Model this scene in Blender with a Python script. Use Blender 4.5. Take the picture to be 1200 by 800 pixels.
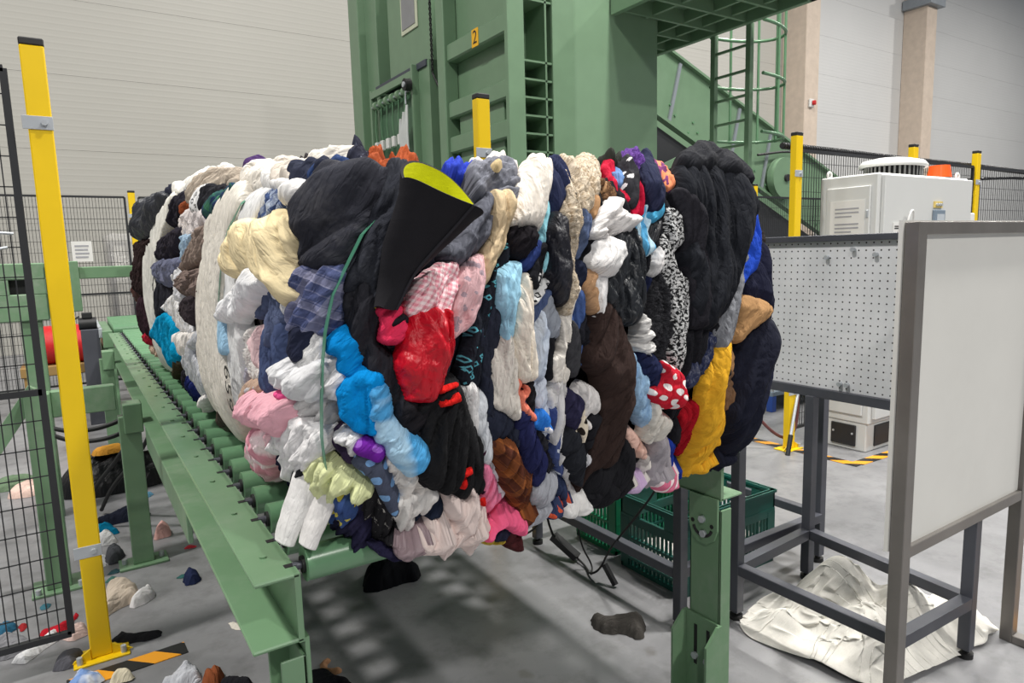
import bpy, bmesh, math, random
import numpy as np
from mathutils import Vector, Matrix
from mathutils.geometry import delaunay_2d_cdt
random.seed(7)
scene = bpy.context.scene
for o in list(bpy.data.objects): bpy.data.objects.remove(o)
COL = scene.collection

# World frame: x runs across the roller conveyor (left rail = 0), y along it (near end = 0), z up; metres.
# ------------------------------------------------------------------ camera
cam = bpy.data.cameras.new('camera'); cam_o = bpy.data.objects.new('camera', cam); COL.objects.link(cam_o)
cam.sensor_fit = 'HORIZONTAL'; cam.sensor_width = 36; cam.lens = 36*790/1200; cam.clip_start = .05; cam.clip_end = 200
YAW, PITCH, ROLL = math.radians(33), math.radians(7.6), math.radians(1.6)
cam_o.location = (-.327, -1.298, 1.46)
_f = Vector((math.sin(YAW)*math.cos(PITCH), math.cos(YAW)*math.cos(PITCH), -math.sin(PITCH)))
_r0 = Vector((math.cos(YAW), -math.sin(YAW), 0)); _u0 = _r0.cross(_f)
_r = math.cos(ROLL)*_r0-math.sin(ROLL)*_u0; _u = math.sin(ROLL)*_r0+math.cos(ROLL)*_u0
cam_o.rotation_euler = Matrix((_r, _u, -_f)).transposed().to_euler()
scene.camera = cam_o
# ------------------------------------------------------------------ light of the hall
w = bpy.data.worlds.new('hall_air'); scene.world = w; w.use_nodes = True
w.node_tree.nodes['Background'].inputs[0].default_value = (.86, .92, 1, 1); w.node_tree.nodes['Background'].inputs[1].default_value = .22
def lamp(x, y, z, power, sx=.5, sy=.5, tgt=None, colr=(1, .97, .92)):
    l = bpy.data.lights.new('high_bay_lamp', 'AREA'); l.shape = 'RECTANGLE'; l.size = sx; l.size_y = sy; l.energy = power; l.color = colr
    o = bpy.data.objects.new('high_bay_lamp', l); COL.objects.link(o); o.location = (x, y, z)
    if tgt: o.rotation_euler = (Vector(tgt)-Vector((x, y, z))).to_track_quat('-Z', 'Y').to_euler()
    return o
for lx, ly, lp in ((4.6, -1.5, 1650), (-5.5, 1.0, 1500), (3.5, 6.0, 620), (-6.0, 6.5, 430), (13, -1.5, 1000), (13, 6.0, 1000), (3.0, -10.5, 1350), (-6.5, -10, 900), (22, 3, 1500), (32, 3, 1500)):  # last two are unseen lamps added to brighten the far right wall
    lamp(lx, ly, 12., lp*.86, .7, .7)
vs = scene.view_settings; vs.view_transform = 'Standard'; vs.look = 'None'; vs.gamma = 1; vs.use_curve_mapping = False; vs.exposure = 0.0

# ------------------------------------------------------------------ helpers
def lin(c):
    return tuple(((v/255)/12.92 if v/255 <= .04045 else ((v/255+.055)/1.055)**2.4) for v in c)
MATS = {}
def nd(nt, typ, **k):
    n = nt.nodes.new(typ)
    for a, b in k.items(): setattr(n, a, b)
    return n
def base_mat(name, rough=.5, metal=0., spec=.5):
    m = bpy.data.materials.new(name); m.use_nodes = True; nt = m.node_tree; b = nt.nodes['Principled BSDF']
    b.inputs['Roughness'].default_value = rough; b.inputs['Metallic'].default_value = metal; b.inputs['Specular IOR Level'].default_value = spec
    return m, nt, b
def ramp(nt, fac, stops):
    r = nd(nt, 'ShaderNodeValToRGB'); e = r.color_ramp.elements
    while len(e) < len(stops): e.new(.5)
    for q, (p, c) in zip(e, stops): q.position = p; q.color = (*c, 1) if len(c) == 3 else c
    nt.links.new(fac, r.inputs[0]); return r.outputs[0]
def mixc(nt, fac, a, b, mode='MIX'):
    m = nd(nt, 'ShaderNodeMix', data_type='RGBA', blend_type=mode)
    for sock, v in ((m.inputs[0], fac), (m.inputs[6], a), (m.inputs[7], b)):
        if hasattr(v, 'links'): nt.links.new(v, sock)
        elif isinstance(v, tuple): sock.default_value = (*v[:3], 1)
        else: sock.default_value = v
    return m.outputs[2]
def mth(nt, op, a, b=0., c=None):
    m = nd(nt, 'ShaderNodeMath', operation=op)
    for i, v in enumerate((a, b) if c is None else (a, b, c)):
        if hasattr(v, 'links'): nt.links.new(v, m.inputs[i])
        else: m.inputs[i].default_value = v
    return m.outputs[0]
def noise(nt, vec, scale, detail=3, rough=.55, dist=0.):
    n = nd(nt, 'ShaderNodeTexNoise'); n.inputs['Scale'].default_value = scale; n.inputs['Detail'].default_value = detail; n.inputs['Roughness'].default_value = rough; n.inputs['Distortion'].default_value = dist
    if vec is not None: nt.links.new(vec, n.inputs['Vector'])
    return n.outputs['Fac']
def bump(nt, b, h, strength=.2, dist=.002):
    n = nd(nt, 'ShaderNodeBump'); n.inputs['Strength'].default_value = strength; n.inputs['Distance'].default_value = dist
    nt.links.new(h, n.inputs['Height']); nt.links.new(n.outputs[0], b.inputs['Normal'])
def geo_pos(nt): return nd(nt, 'ShaderNodeNewGeometry').outputs['Position']
def paint(name, rgb, rough=.45, metal=0., var=.08, dirt=0., dirt_rgb=(150, 150, 140), bscale=60, bstr=.05, spec=.5):
    if name in MATS: return MATS[name]
    m, nt, b = base_mat(name, rough, metal, spec); c = lin(rgb); pos = geo_pos(nt)
    n = noise(nt, pos, 5.0, 5); lo = tuple(v*(1-var) for v in c); hi = tuple(min(1, v*(1+var)) for v in c)
    col = ramp(nt, n, [(.3, lo), (.7, hi)])
    if dirt > 0:
        d = noise(nt, pos, 2.3, 6, .65); d2 = noise(nt, pos, 22, 4, .6)
        fac = mth(nt, 'MULTIPLY', ramp(nt, d, [(.45, (0, 0, 0)), (.75, (1, 1, 1))]), ramp(nt, d2, [(.35, (0, 0, 0)), (.7, (1, 1, 1))]))
        col = mixc(nt, mth(nt, 'MULTIPLY', fac, dirt), col, lin(dirt_rgb))
    nt.links.new(col, b.inputs['Base Color'])
    bump(nt, b, noise(nt, pos, bscale, 3), bstr, .002)
    MATS[name] = m; return m

def tag(o, label=None, cat=None, group=None, kind=None):
    if label: o['label'] = label
    if cat: o['category'] = cat
    if group: o['group'] = group
    if kind: o['kind'] = kind
    return o
def empty(name, loc, label=None, cat=None, group=None, kind=None):
    o = bpy.data.objects.new(name, None); COL.objects.link(o); o.location = loc; o.empty_display_size = .1
    return tag(o, label, cat, group, kind)
WLOC = {}
def wloc(o):
    p = Vector(o.location)
    while o.parent: o = o.parent; p = p+Vector(o.location)
    return p
def link_mesh(name, V, F, mat, parent=None, smooth=False, uv=None, mi=None, mats=None):
    V = np.asarray(V, float)
    base = Vector(((V[:, 0].min()+V[:, 0].max())/2, (V[:, 1].min()+V[:, 1].max())/2, V[:, 2].min()))
    me = bpy.data.meshes.new(name); me.from_pydata((V-np.array(base)).tolist(), [], F)
    for m_ in (mats or [mat]): me.materials.append(m_)
    if mi is not None: me.polygons.foreach_set('material_index', mi)
    if smooth: me.polygons.foreach_set('use_smooth', [True]*len(me.polygons))
    if uv is not None:
        L = me.uv_layers.new(name='UVMap'); idx = np.zeros(len(me.loops), int); me.loops.foreach_get('vertex_index', idx)
        L.data.foreach_set('uv', np.asarray(uv)[idx].ravel())
    me.update(); o = bpy.data.objects.new(name, me); COL.objects.link(o)
    if parent: o.parent = parent; o.location = base-wloc(parent)
    else: o.location = base
    return o
class MB:
    def __init__(s): s.v = []; s.f = []; s.sm = []
    def add(s, V, F, sm=False):
        k = len(s.v); s.v += [tuple(map(float, q)) for q in V]; s.f += [tuple(i+k for i in q) for q in F]; s.sm += [sm]*len(F); return s
    def box(s, x0, x1, y0, y1, z0, z1, bev=0.):
        if x0 > x1: x0, x1 = x1, x0
        if y0 > y1: y0, y1 = y1, y0
        if z0 > z1: z0, z1 = z1, z0
        b = min(bev, (x1-x0)*.45, (y1-y0)*.45, (z1-z0)*.45)
        if b <= 0:
            V = [(x, y, z) for x in (x0, x1) for y in (y0, y1) for z in (z0, z1)]
            return s.add(V, [(0, 1, 3, 2), (4, 6, 7, 5), (0, 4, 5, 1), (2, 3, 7, 6), (0, 2, 6, 4), (1, 5, 7, 3)])
        bm = bmesh.new(); bmesh.ops.create_cube(bm, size=1)
        for v in bm.verts: v.co = Vector(((x0+x1)/2+v.co.x*(x1-x0), (y0+y1)/2+v.co.y*(y1-y0), (z0+z1)/2+v.co.z*(z1-z0)))
        bmesh.ops.bevel(bm, geom=bm.edges[:], offset=b, segments=1, affect='EDGES'); return s.bm(bm)
    def bm(s, bm, sm=False):
        bm.verts.ensure_lookup_table(); bm.verts.index_update()
        s.add([v.co[:] for v in bm.verts], [[v.index for v in f.verts] for f in bm.faces], sm); bm.free(); return s
    def cyl(s, p0, p1, r, seg=16, r1=None, caps=True):
        p0 = Vector(p0); p1 = Vector(p1); d = (p1-p0).normalized(); r1 = r if r1 is None else r1
        a = d.orthogonal().normalized(); b = d.cross(a); k = len(s.v)
        V = [p+(a*math.cos(t)+b*math.sin(t))*q for p, q in ((p0, r), (p1, r1)) for t in [2*math.pi*i/seg for i in range(seg)]]
        s.add(V, [(i, (i+1) % seg, seg+(i+1) % seg, seg+i) for i in range(seg)], True)
        if caps: s.add(V, [tuple(range(seg-1, -1, -1)), tuple(range(seg, 2*seg))])
        return s
    def tube(s, pts, r, seg=8, closed=False, smooth_n=0):
        P = [Vector(p) for p in pts]
        for _ in range(smooth_n):
            Q = [P[0]] if not closed else []
            for i in range(len(P)-(0 if closed else 1)):
                a, b = P[i], P[(i+1) % len(P)]; Q += [a*.75+b*.25, a*.25+b*.75]
            if not closed: Q.append(P[-1])
            P = Q
        n = len(P); V = []; prev = None
        for i, p in enumerate(P):
            d = (P[(i+1) % n]-P[i-1]) if closed else (P[min(i+1, n-1)]-P[max(i-1, 0)])
            d = d.normalized() if d.length > 1e-9 else Vector((0, 0, 1))
            a = (prev-d*prev.dot(d)) if prev is not None else d.orthogonal()
            a = a.normalized() if a.length > 1e-6 else d.orthogonal().normalized(); prev = a; b = d.cross(a)
            V += [p+(a*math.cos(2*math.pi*j/seg)+b*math.sin(2*math.pi*j/seg))*r for j in range(seg)]
        m = n if closed else n-1
        s.add(V, [(i*seg+j, i*seg+(j+1) % seg, ((i+1) % n)*seg+(j+1) % seg, ((i+1) % n)*seg+j) for i in range(m) for j in range(seg)], True)
        if not closed: s.add(V, [tuple(range(seg-1, -1, -1)), tuple(range((n-1)*seg, n*seg))])
        return s
    def bar(s, p0, p1, a, b, up=(0, 0, 1)):
        p0 = Vector(p0); p1 = Vector(p1); d = (p1-p0).normalized(); u = Vector(up); u = (u-d*u.dot(d)).normalized(); q = d.cross(u)
        V = [p+q*sx*a/2+u*sy*b/2 for p in (p0, p1) for sx, sy in ((-1, -1), (1, -1), (1, 1), (-1, 1))]
        return s.add(V, [(3, 2, 1, 0), (4, 5, 6, 7), (0, 1, 5, 4), (1, 2, 6, 5), (2, 3, 7, 6), (3, 0, 4, 7)])
    def prism(s, poly, e0, e1, axis):
        def P(a, b, e): return {'x': (e, a, b), 'y': (a, e, b), 'z': (a, b, e)}[axis]
        n = len(poly); V = [P(a, b, e0) for a, b in poly]+[P(a, b, e1) for a, b in poly]
        return s.add(V, [tuple(range(n-1, -1, -1)), tuple(range(n, 2*n))]+[(i, (i+1) % n, n+(i+1) % n, n+i) for i in range(n)])
    def build(s, name, mat, parent=None, **k):
        o = link_mesh(name, s.v, s.f, mat, parent); o.data.polygons.foreach_set('use_smooth', s.sm)
        bm = bmesh.new(); bm.from_mesh(o.data); bmesh.ops.recalc_face_normals(bm, faces=bm.faces); bm.to_mesh(o.data); bm.free()
        return tag(o, **k) if k else o
def dup(o, delta, parent=None):
    c = o.copy(); COL.objects.link(c)
    if parent: c.parent = parent
    c.location = Vector(o.location)+Vector(delta)
    for ch in list(o.children):
        d = ch.copy(); COL.objects.link(d); d.parent = c
        for g in list(ch.children): e = g.copy(); COL.objects.link(e); e.parent = d
    return c
def text_geo(txt, size):
    cu = bpy.data.curves.new('lettering', 'FONT'); cu.body = txt; cu.size = size; cu.align_x = 'CENTER'; cu.align_y = 'CENTER'
    o = bpy.data.objects.new('lettering', cu); COL.objects.link(o)
    me = bpy.data.meshes.new_from_object(o.evaluated_get(bpy.context.evaluated_depsgraph_get()))
    V = [tuple(v.co) for v in me.vertices]; F = [tuple(p.vertices) for p in me.polygons]
    bpy.data.objects.remove(o); bpy.data.curves.remove(cu); bpy.data.meshes.remove(me); return V, F
def text_obj(name, txt, size, org, ex, ey, mat, parent):
    V, F = text_geo(txt, size); org = Vector(org); ex = Vector(ex); ey = Vector(ey)
    return link_mesh(name, [tuple(org+ex*a+ey*b) for a, b, _ in V], F, mat, parent)
# ---- smooth gradient noise for cloth folds
_rng = np.random.RandomState(11); _perm = _rng.permutation(512); _perm = np.concatenate([_perm, _perm]); _ang = _rng.rand(512)*2*np.pi
def pnoise(x, y):
    xi = np.floor(x).astype(int); yi = np.floor(y).astype(int); xf = x-xi; yf = y-yi
    u = xf*xf*xf*(xf*(xf*6-15)+10); v = yf*yf*yf*(yf*(yf*6-15)+10)
    def gr(i, j, dx, dy):
        a = _ang[_perm[(_perm[i & 511]+j) & 511]]; return np.cos(a)*dx+np.sin(a)*dy
    n0 = gr(xi, yi, xf, yf)*(1-u)+gr(xi+1, yi, xf-1, yf)*u; n1 = gr(xi, yi+1, xf, yf-1)*(1-u)+gr(xi+1, yi+1, xf-1, yf-1)*u
    return (n0*(1-v)+n1*v)*1.5
def catmull(P, step, closed=True):
    P = np.asarray(P, float); n = len(P); out = []
    for i in range(n):
        p0, p1, p2, p3 = P[i-1], P[i], P[(i+1) % n], P[(i+2) % n]; k = max(2, int(np.linalg.norm(p2-p1)/step))
        for t in np.arange(k)/k:
            cr = .5*((2*p1)+(-p0+p2)*t+(2*p0-5*p1+4*p2-p3)*t*t+(-p0+3*p1-3*p2+p3)*t**3); out.append(.5*cr+.5*(p1+(p2-p1)*t))
    return np.array(out)
def poly_dist(P, Q):
    A = Q; B = np.roll(Q, -1, 0); d = B-A; L = np.maximum((d*d).sum(1), 1e-12); res = np.full(len(P), 1e9)
    for i in range(0, len(P), 400):
        p = P[i:i+400]; t = np.clip(((p[:, None]-A)*d).sum(2)/L, 0, 1); res[i:i+400] = np.sqrt(((p[:, None]-(A+t[..., None]*d))**2).sum(2)).min(1)
    return res
def inside(P, Q):
    x, y = P[:, 0], P[:, 1]; c = np.zeros(len(P), bool)
    for (x1, y1), (x2, y2) in zip(Q, np.roll(Q, -1, 0)):
        m = ((y1 > y) != (y2 > y)); 
        if y2 != y1: c ^= m & (x < (x2-x1)*(y-y1)/(y2-y1)+x1)
    return c
def cloth_patch(outline_pts, step, th, amp, wl, fold, seed, edge=.035, sink=.02, grow=.006, wobble=.007):
    """Flat triangulation of an outline + height of a folded cloth over it -> (points2d, faces, height)"""
    Q = catmull(outline_pts, step)
    ar = .5*np.sum(Q[:, 0]*np.roll(Q[:, 1], -1)-np.roll(Q[:, 0], -1)*Q[:, 1])
    tn = np.roll(Q, -1, 0)-np.roll(Q, 1, 0); nn = np.stack([tn[:, 1], -tn[:, 0]], 1)*np.sign(ar); nn /= np.maximum(np.linalg.norm(nn, axis=1, keepdims=True), 1e-9)
    wob = pnoise(Q[:, 0]*22+seed, Q[:, 1]*22+seed*1.7)+.5*pnoise(Q[:, 0]*60+seed, Q[:, 1]*60); Q = Q+nn*(grow+wobble*wob[:, None])
    lo, hi = Q.min(0), Q.max(0); gx, gy = np.meshgrid(np.arange(lo[0], hi[0], step), np.arange(lo[1], hi[1], step*.87), indexing='ij'); gx = gx.copy(); gx[:, 1::2] += step/2
    P = np.stack([gx.ravel(), gy.ravel()], 1); P = P[inside(P, Q)]
    if len(P): P = P[poly_dist(P, Q) > step*.6]
    A = np.concatenate([Q, P]); nq = len(Q)
    r = delaunay_2d_cdt([Vector(p) for p in A], [(i, (i+1) % nq) for i in range(nq)], [], 1, 1e-6)
    V = np.array([v[:] for v in r[0]]); F = [tuple(f) for f in r[2]]
    d = poly_dist(V, Q); e = np.sqrt(np.clip(1-(1-np.clip(d/edge, 0, 1))**2, 0, 1)); e2 = np.clip(d/(edge*2.2), 0, 1); e2 = e2*e2*(3-2*e2)
    ca, sa = math.cos(math.radians(fold)), math.sin(math.radians(fold)); a = V[:, 0]*ca+V[:, 1]*sa; b = -V[:, 0]*sa+V[:, 1]*ca
    wx = pnoise(a*4+seed*3.1, b*4)*.04+pnoise(a*9+seed, b*9+7)*.006
    def bil(n, k): return np.clip(np.abs(n)*k, 0, 1)**.6
    def ridge(n, k): return (1-np.clip(np.abs(n)*k, 0, 1))**1.3
    n1 = pnoise((a*.11)/wl+seed, (b+wx)/wl+seed*.37); n2 = pnoise((a*.16)/wl*1.9+seed*2, (b+wx*1.3)/wl*1.9+3.3)
    a2 = a*.8+b*.6; b2 = -a*.6+b*.8; n4 = pnoise(a2*.22/wl*1.1+seed*5, (b2+wx)/wl*1.1+9); a3 = a*.75-b*.66; b3 = a*.66+b*.75; n5 = pnoise(a3*.22/wl*1.3+seed*4, (b3+wx)/wl*1.3+5)
    xw = .3 if 64 < fold < 91 else 1.
    fo = 1.0*bil(n1, 2.8)+.5*bil(n2, 2.6)+xw*(.26*ridge(n4, 3.4)+.16*ridge(n5, 3.6))-.80
    big = pnoise(V[:, 0]/.2+seed*.7, V[:, 1]/.2)
    h = -sink+(th*.38+sink)*e+th*.22*e2+amp*fo*(.7*e+.3*e2)+amp*.6*big*e2
    return V, F, h, d, np.stack([a, b], 1)
# ---- the bale's surface: s runs round the bale (far side -> front -> right end), t runs up it
WL, WR, LF, R1, R2, ZB = .09, 1.36, -.05, .15, .22, .86
LFAR, R3 = 2.95, .16
def _sm(a, b, x):
    x = np.clip((x-a)/(b-a), 0, 1); return x*x*(3-2*x)
def outline(s):
    s = np.asarray(s, float); x = np.zeros_like(s); y = np.zeros_like(s); nx = np.zeros_like(s); ny = np.zeros_like(s)
    a1 = R1*np.pi/2; Lf = (WR-WL)-R1-R2; a2 = R2*np.pi/2; smax = LFAR-(LF+R1); a3 = R3*np.pi/2
    m = (s < 0) & (s > -smax); l = LF+R1-s[m]; x[m] = WL-.03*_sm(1.5, 2.8, l); y[m] = l; nx[m] = -1; ny[m] = 0
    m = s <= -smax; th = np.clip((-smax-s[m])/R3, 0, np.pi/2); ex = np.maximum(-smax-s[m]-a3, 0)
    x[m] = WL-.03+R3-R3*np.cos(th)+ex; y[m] = LFAR+R3*np.sin(th); nx[m] = -np.cos(th); ny[m] = np.sin(th)
    m = (s >= 0) & (s < a1); th = s[m]/R1; x[m] = WL+R1-R1*np.cos(th); y[m] = LF+R1-R1*np.sin(th); nx[m] = -np.cos(th); ny[m] = -np.sin(th)
    m = (s >= a1) & (s < a1+Lf); x[m] = WL+R1+s[m]-a1; y[m] = LF; ny[m] = -1
    m = s >= a1+Lf; q = s[m]-a1-Lf; th = np.clip(q/R2, 0, np.pi/2); ex = np.maximum(q-a2, 0)
    x[m] = WR-R2+R2*np.sin(th)-.14*_sm(.15, .9, ex); y[m] = LF+R2-R2*np.cos(th)+ex; nx[m] = np.sin(th); ny[m] = -np.cos(th)
    return x, y, nx, ny
def bale_point(s, t):
    s, t = np.broadcast_arrays(np.asarray(s, float), np.asarray(t, float)); shp = s.shape; s = s.ravel(); t = t.ravel()
    x, y, nx, ny = outline(s)
    zt = 1.645+.13*_sm(.2, 1.7, y)*_sm(.3, -.1, s)+.03*_sm(.9, 1.2, s)
    h = zt-ZB; rt = .11; tv = h-rt
    out = .05*np.sin(np.pi*np.clip(t/h, 0, 1)); z = ZB+np.clip(t, 0, tv)
    out = out-.085*np.clip(1-t/.24, 0, 1)**2*(t > 0)-.085*(t <= 0)*(1-_sm(-.06, R1*np.pi/2, s)*.5)
    a = np.clip((t-tv)/rt, 0, np.pi/2); out = out-rt*(1-np.cos(a))-np.maximum(t-tv-rt*np.pi/2, 0); z = z+rt*np.sin(a)
    k = _sm(-.06, R1*np.pi/2, s); d = np.minimum(t, 0)
    out = out-(1-k)*d; z = z+k*d+.012*(1-k)*(t < 0)
    return np.stack([x+nx*out, y+ny*out, z], -1).reshape(shp+(3,))
def bale_normal(s, t, e=.004):
    a = bale_point(s+e, t)-bale_point(s-e, t); b = bale_point(s, t+e)-bale_point(s, t-e)
    n = np.cross(a, b); return n/np.maximum(np.linalg.norm(n, axis=-1, keepdims=True), 1e-9)
# ------------------------------------------------------------------ materials of the place
def concrete():
    m, nt, b = base_mat('polished_concrete', .42); pos = geo_pos(nt)
    n1 = noise(nt, pos, .9, 6, .6); n2 = noise(nt, pos, 7, 5, .65); n3 = noise(nt, pos, 90, 3, .6)
    c = ramp(nt, n1, [(.3, lin((114, 114, 117))), (.7, lin((144, 144, 146)))])
    c = mixc(nt, ramp(nt, n2, [(.48, (0, 0, 0)), (.75, (.6, .6, .6))]), c, lin((88, 88, 88)))
    c = mixc(nt, ramp(nt, n3, [(.60, (0, 0, 0)), (.75, (.35, .35, .35))]), c, lin((110, 108, 104)))
    st = nd(nt, 'ShaderNodeTexVoronoi'); st.inputs['Scale'].default_value = 2.2; nt.links.new(pos, st.inputs['Vector'])
    spot = mth(nt, 'ADD', st.outputs['Distance'], mth(nt, 'MULTIPLY', noise(nt, pos, 14, 4), .25))
    c = mixc(nt, ramp(nt, spot, [(.14, (.55, .55, .55)), (.2, (0, 0, 0))]), c, lin((96, 92, 88)))
    nt.links.new(c, b.inputs['Base Color']); nt.links.new(ramp(nt, n2, [(.3, (.3, .3, .3)), (.7, (.5, .5, .5))]), b.inputs['Roughness'])
    bump(nt, b, n3, .04, .002); return m
def panel_mat(name, rgb, ribs):
    m, nt, b = base_mat(name, .5); pos = geo_pos(nt); sx = nd(nt, 'ShaderNodeSeparateXYZ'); nt.links.new(pos, sx.inputs[0])
    c = lin(rgb); n = noise(nt, pos, .6, 4); nt.links.new(ramp(nt, n, [(.3, tuple(v*.96 for v in c)), (.7, c)]), b.inputs['Base Color'])
    wv = mth(nt, 'SINE', mth(nt, 'MULTIPLY', sx.outputs['Z'], ribs)); wv = mth(nt, 'POWER', mth(nt, 'ADD', mth(nt, 'MULTIPLY', wv, .5), .5), 4.0)
    bump(nt, b, wv, .11, .01); return m
GREEN = paint('machine_green_paint', (110, 138, 110), .36, var=.05, dirt=.10, dirt_rgb=(128, 150, 130), bstr=.02)
GREEN_C = paint('conveyor_green_paint', (108, 141, 108), .36, var=.06, dirt=.6, dirt_rgb=(160, 166, 154), bstr=.02)
ROLLG = paint('roller_green_paint', (98, 138, 104), .28, var=.05, dirt=.2, dirt_rgb=(140, 165, 140), bstr=.01)
YEL = paint('safety_yellow_paint', (235, 196, 10), .42, var=.03, bstr=.02)
BLACKP = paint('black_plastic', (34, 34, 36), .5, var=.1)
FENCEM = paint('black_fence_paint', (40, 41, 44), .45, var=.05)
ZINC = paint('zinc_steel', (188, 193, 198), .35, .35, var=.1)
DSTEEL = paint('dark_steel_tube', (78, 80, 88), .45, .25, var=.12, dirt=.25, dirt_rgb=(120, 118, 116))
RSTEEL = paint('raw_steel_tube', (122, 118, 114), .42, .45, var=.12, dirt=.3, dirt_rgb=(96, 88, 80))
WHITEB = paint('white_board', (214, 213, 208), .45, var=.02, dirt=.12, dirt_rgb=(176, 172, 164))
CABG = paint('cabinet_grey_paint', (206, 207, 205), .45, var=.01, bstr=.1, bscale=400)
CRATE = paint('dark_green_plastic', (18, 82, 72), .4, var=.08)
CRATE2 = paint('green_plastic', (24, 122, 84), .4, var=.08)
RUBBER = paint('black_rubber', (24, 24, 25), .6, var=.1)
CONC = paint('pillar_concrete', (190, 175, 160), .8, var=.08, dirt=.25, dirt_rgb=(170, 160, 150), bstr=.2, bscale=20)
ORANGE = paint('orange_lens', (238, 92, 36), .25, var=.04)
REDP = paint('red_plastic', (196, 38, 40), .4, var=.08)
PAPER = paint('paper', (222, 221, 218), .7, var=.02)
INK = paint('black_ink', (30, 30, 32), .7, var=.02)
BLUE = paint('blue_plastic', (36, 72, 150), .45, var=.08)
WALLM = panel_mat('ribbed_wall_panel_steel', (166, 164, 157), 2*math.pi/.1)
WALLM2 = panel_mat('light_wall_panel_steel', (196, 196, 195), 2*math.pi/.1)
def tape_mat():
    m, nt, b = base_mat('hazard_tape', .45); pos = geo_pos(nt); sx = nd(nt, 'ShaderNodeSeparateXYZ'); nt.links.new(pos, sx.inputs[0])
    d = mth(nt, 'FRACT', mth(nt, 'MULTIPLY', mth(nt, 'ADD', sx.outputs['X'], sx.outputs['Y']), 5.2))
    f = mth(nt, 'GREATER_THAN', d, .5); nt.links.new(mixc(nt, f, lin((236, 160, 40)), lin((34, 33, 34))), b.inputs['Base Color'])
    bump(nt, b, noise(nt, pos, 80, 3), .1); return m
TAPE = tape_mat()
# ------------------------------------------------------------------ floor and walls
fl = MB().box(-30, 90, -14, 13.2, -.2, 0).build('floor', concrete(), kind='structure')
wall = empty('wall_back', (12, 12.5, 0), kind='structure')
for i in range(13):
    z0 = -.27+i*1.2
    for k, (x0, x1, mt) in enumerate(((-30, 18.98, WALLM), (18.98, 25.98, WALLM2), (25.98, 90, WALLM2))):
        MB().box(x0+.004, x1-.004, 12.33+.012*((i+k) % 2)*0, 12.5, max(z0, 0)+.002, z0+1.198).build('wall_panel', mt, wall)
MB().box(-30, 90, 12.36, 12.55, 0, 15.3).build('panel_backing', paint('joint_grey', (140, 139, 134), .7), wall)
for n, px0 in enumerate((18.9, 25.9)):
    p = empty('trim_%d' % (n+1), (px0, 11.9, 0), kind='structure')
    MB().box(px0-.12, px0+.56, 11.5, 12.33, 0, 15, .02).build('concrete_pillar', CONC, p)
    if n == 1: MB().box(px0-.3, px0+.7, 11.3, 12.3, 9.62, 9.95, .01).build('pillar_head', paint('grey_steel', (130, 136, 142), .4), p)
a = empty('alarm_button', (19.05, 11.5, 5.6), 'small red alarm button box on the concrete pillar by the ladder', 'button')
MB().box(18.95, 19.15, 11.42, 11.5, 5.55, 5.8, .02).build('housing', CABG, a); MB().cyl((19.07, 11.42, 5.68), (19.1, 11.34, 5.68), .07).build('red_knob', REDP, a)
def strip(name, p0, p1, wd, label, group=None):
    return MB().bar((p0[0], p0[1], .0025), (p1[0], p1[1], .0025), wd, .003).build(name, TAPE, label=label, cat='tape')
strip('hazard_tape', (-.47, 1.385), (-.09, 1.405), .085, 'black and orange hazard tape on the floor at the foot of a yellow post')
strip('hazard_tape', (1.30, 1.70), (2.0, 1.70), .075, 'black and orange hazard tape behind the green crates under the bale')
t_ = MB(); t_.bar((3.93, 1.09, .0025), (6.0, 1.02, .0025), .075, .003); t_.bar((3.90, 1.06, .003), (3.86, 2.6, .003), .075, .003)
t_.build('hazard_tape', TAPE, label='black and orange hazard tape with a corner in front of the grey control cabinet', cat='tape')
strip('hazard_tape', (2.44, -.40), (3.6, -.62), .085, 'black and orange hazard tape on the floor beside the foot of the white partition')
# ------------------------------------------------------------------ roller conveyor
CV = empty('roller_conveyor', (.63, 2.8, 0), 'green steel roller conveyor carrying the textile bale', 'conveyor')
ZT = .84; LEN = 5.65; PITCHR = .148
def rail(sgn, xin):
    o = 1 if sgn > 0 else -1
    m = MB(); f = .088
    m.box(xin, xin+o*.012, .0, LEN, ZT-.145, ZT); m.box(xin, xin+o*f, 0, LEN, ZT-.009, ZT, .003); m.box(xin, xin+o*(f+.012), 0, LEN, ZT-.145, ZT-.136, .003)
    return m.build('rail', GREEN_C, CV)
for sgn, xin in ((-1, 0.), (1, 1.25)):
    r = rail(sgn, xin); o = sgn
    for k in range(38):
        y = .045+k*PITCHR
        MB().box(xin-o*.004, xin+o*.02, y-.008, y+.008, ZT-.02, ZT+.0012).build('axle_slot', BLACKP, r)
        if k % 2 == 0: MB().cyl((xin+o*.045, y+.07, ZT-.001), (xin+o*.045, y+.07, ZT+.004), .007, 8).build('bolt_head', GREEN_C, r)
ax = .045; roller0 = MB().cyl((.020, ax, ZT-.004), (1.232, ax, ZT-.004), .036, 28).build('roller', ROLLG, CV)
MB().cyl((-.004, ax, ZT-.004), (1.254, ax, ZT-.004), .009, 10).build('axle', DSTEEL, roller0)
MB().cyl((.014, ax, ZT-.004), (.021, ax, ZT-.004), .018, 16).build('end_cap', RUBBER, roller0)
for k in range(1, 38): dup(roller0, (0, k*PITCHR, 0), CV)
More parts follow.
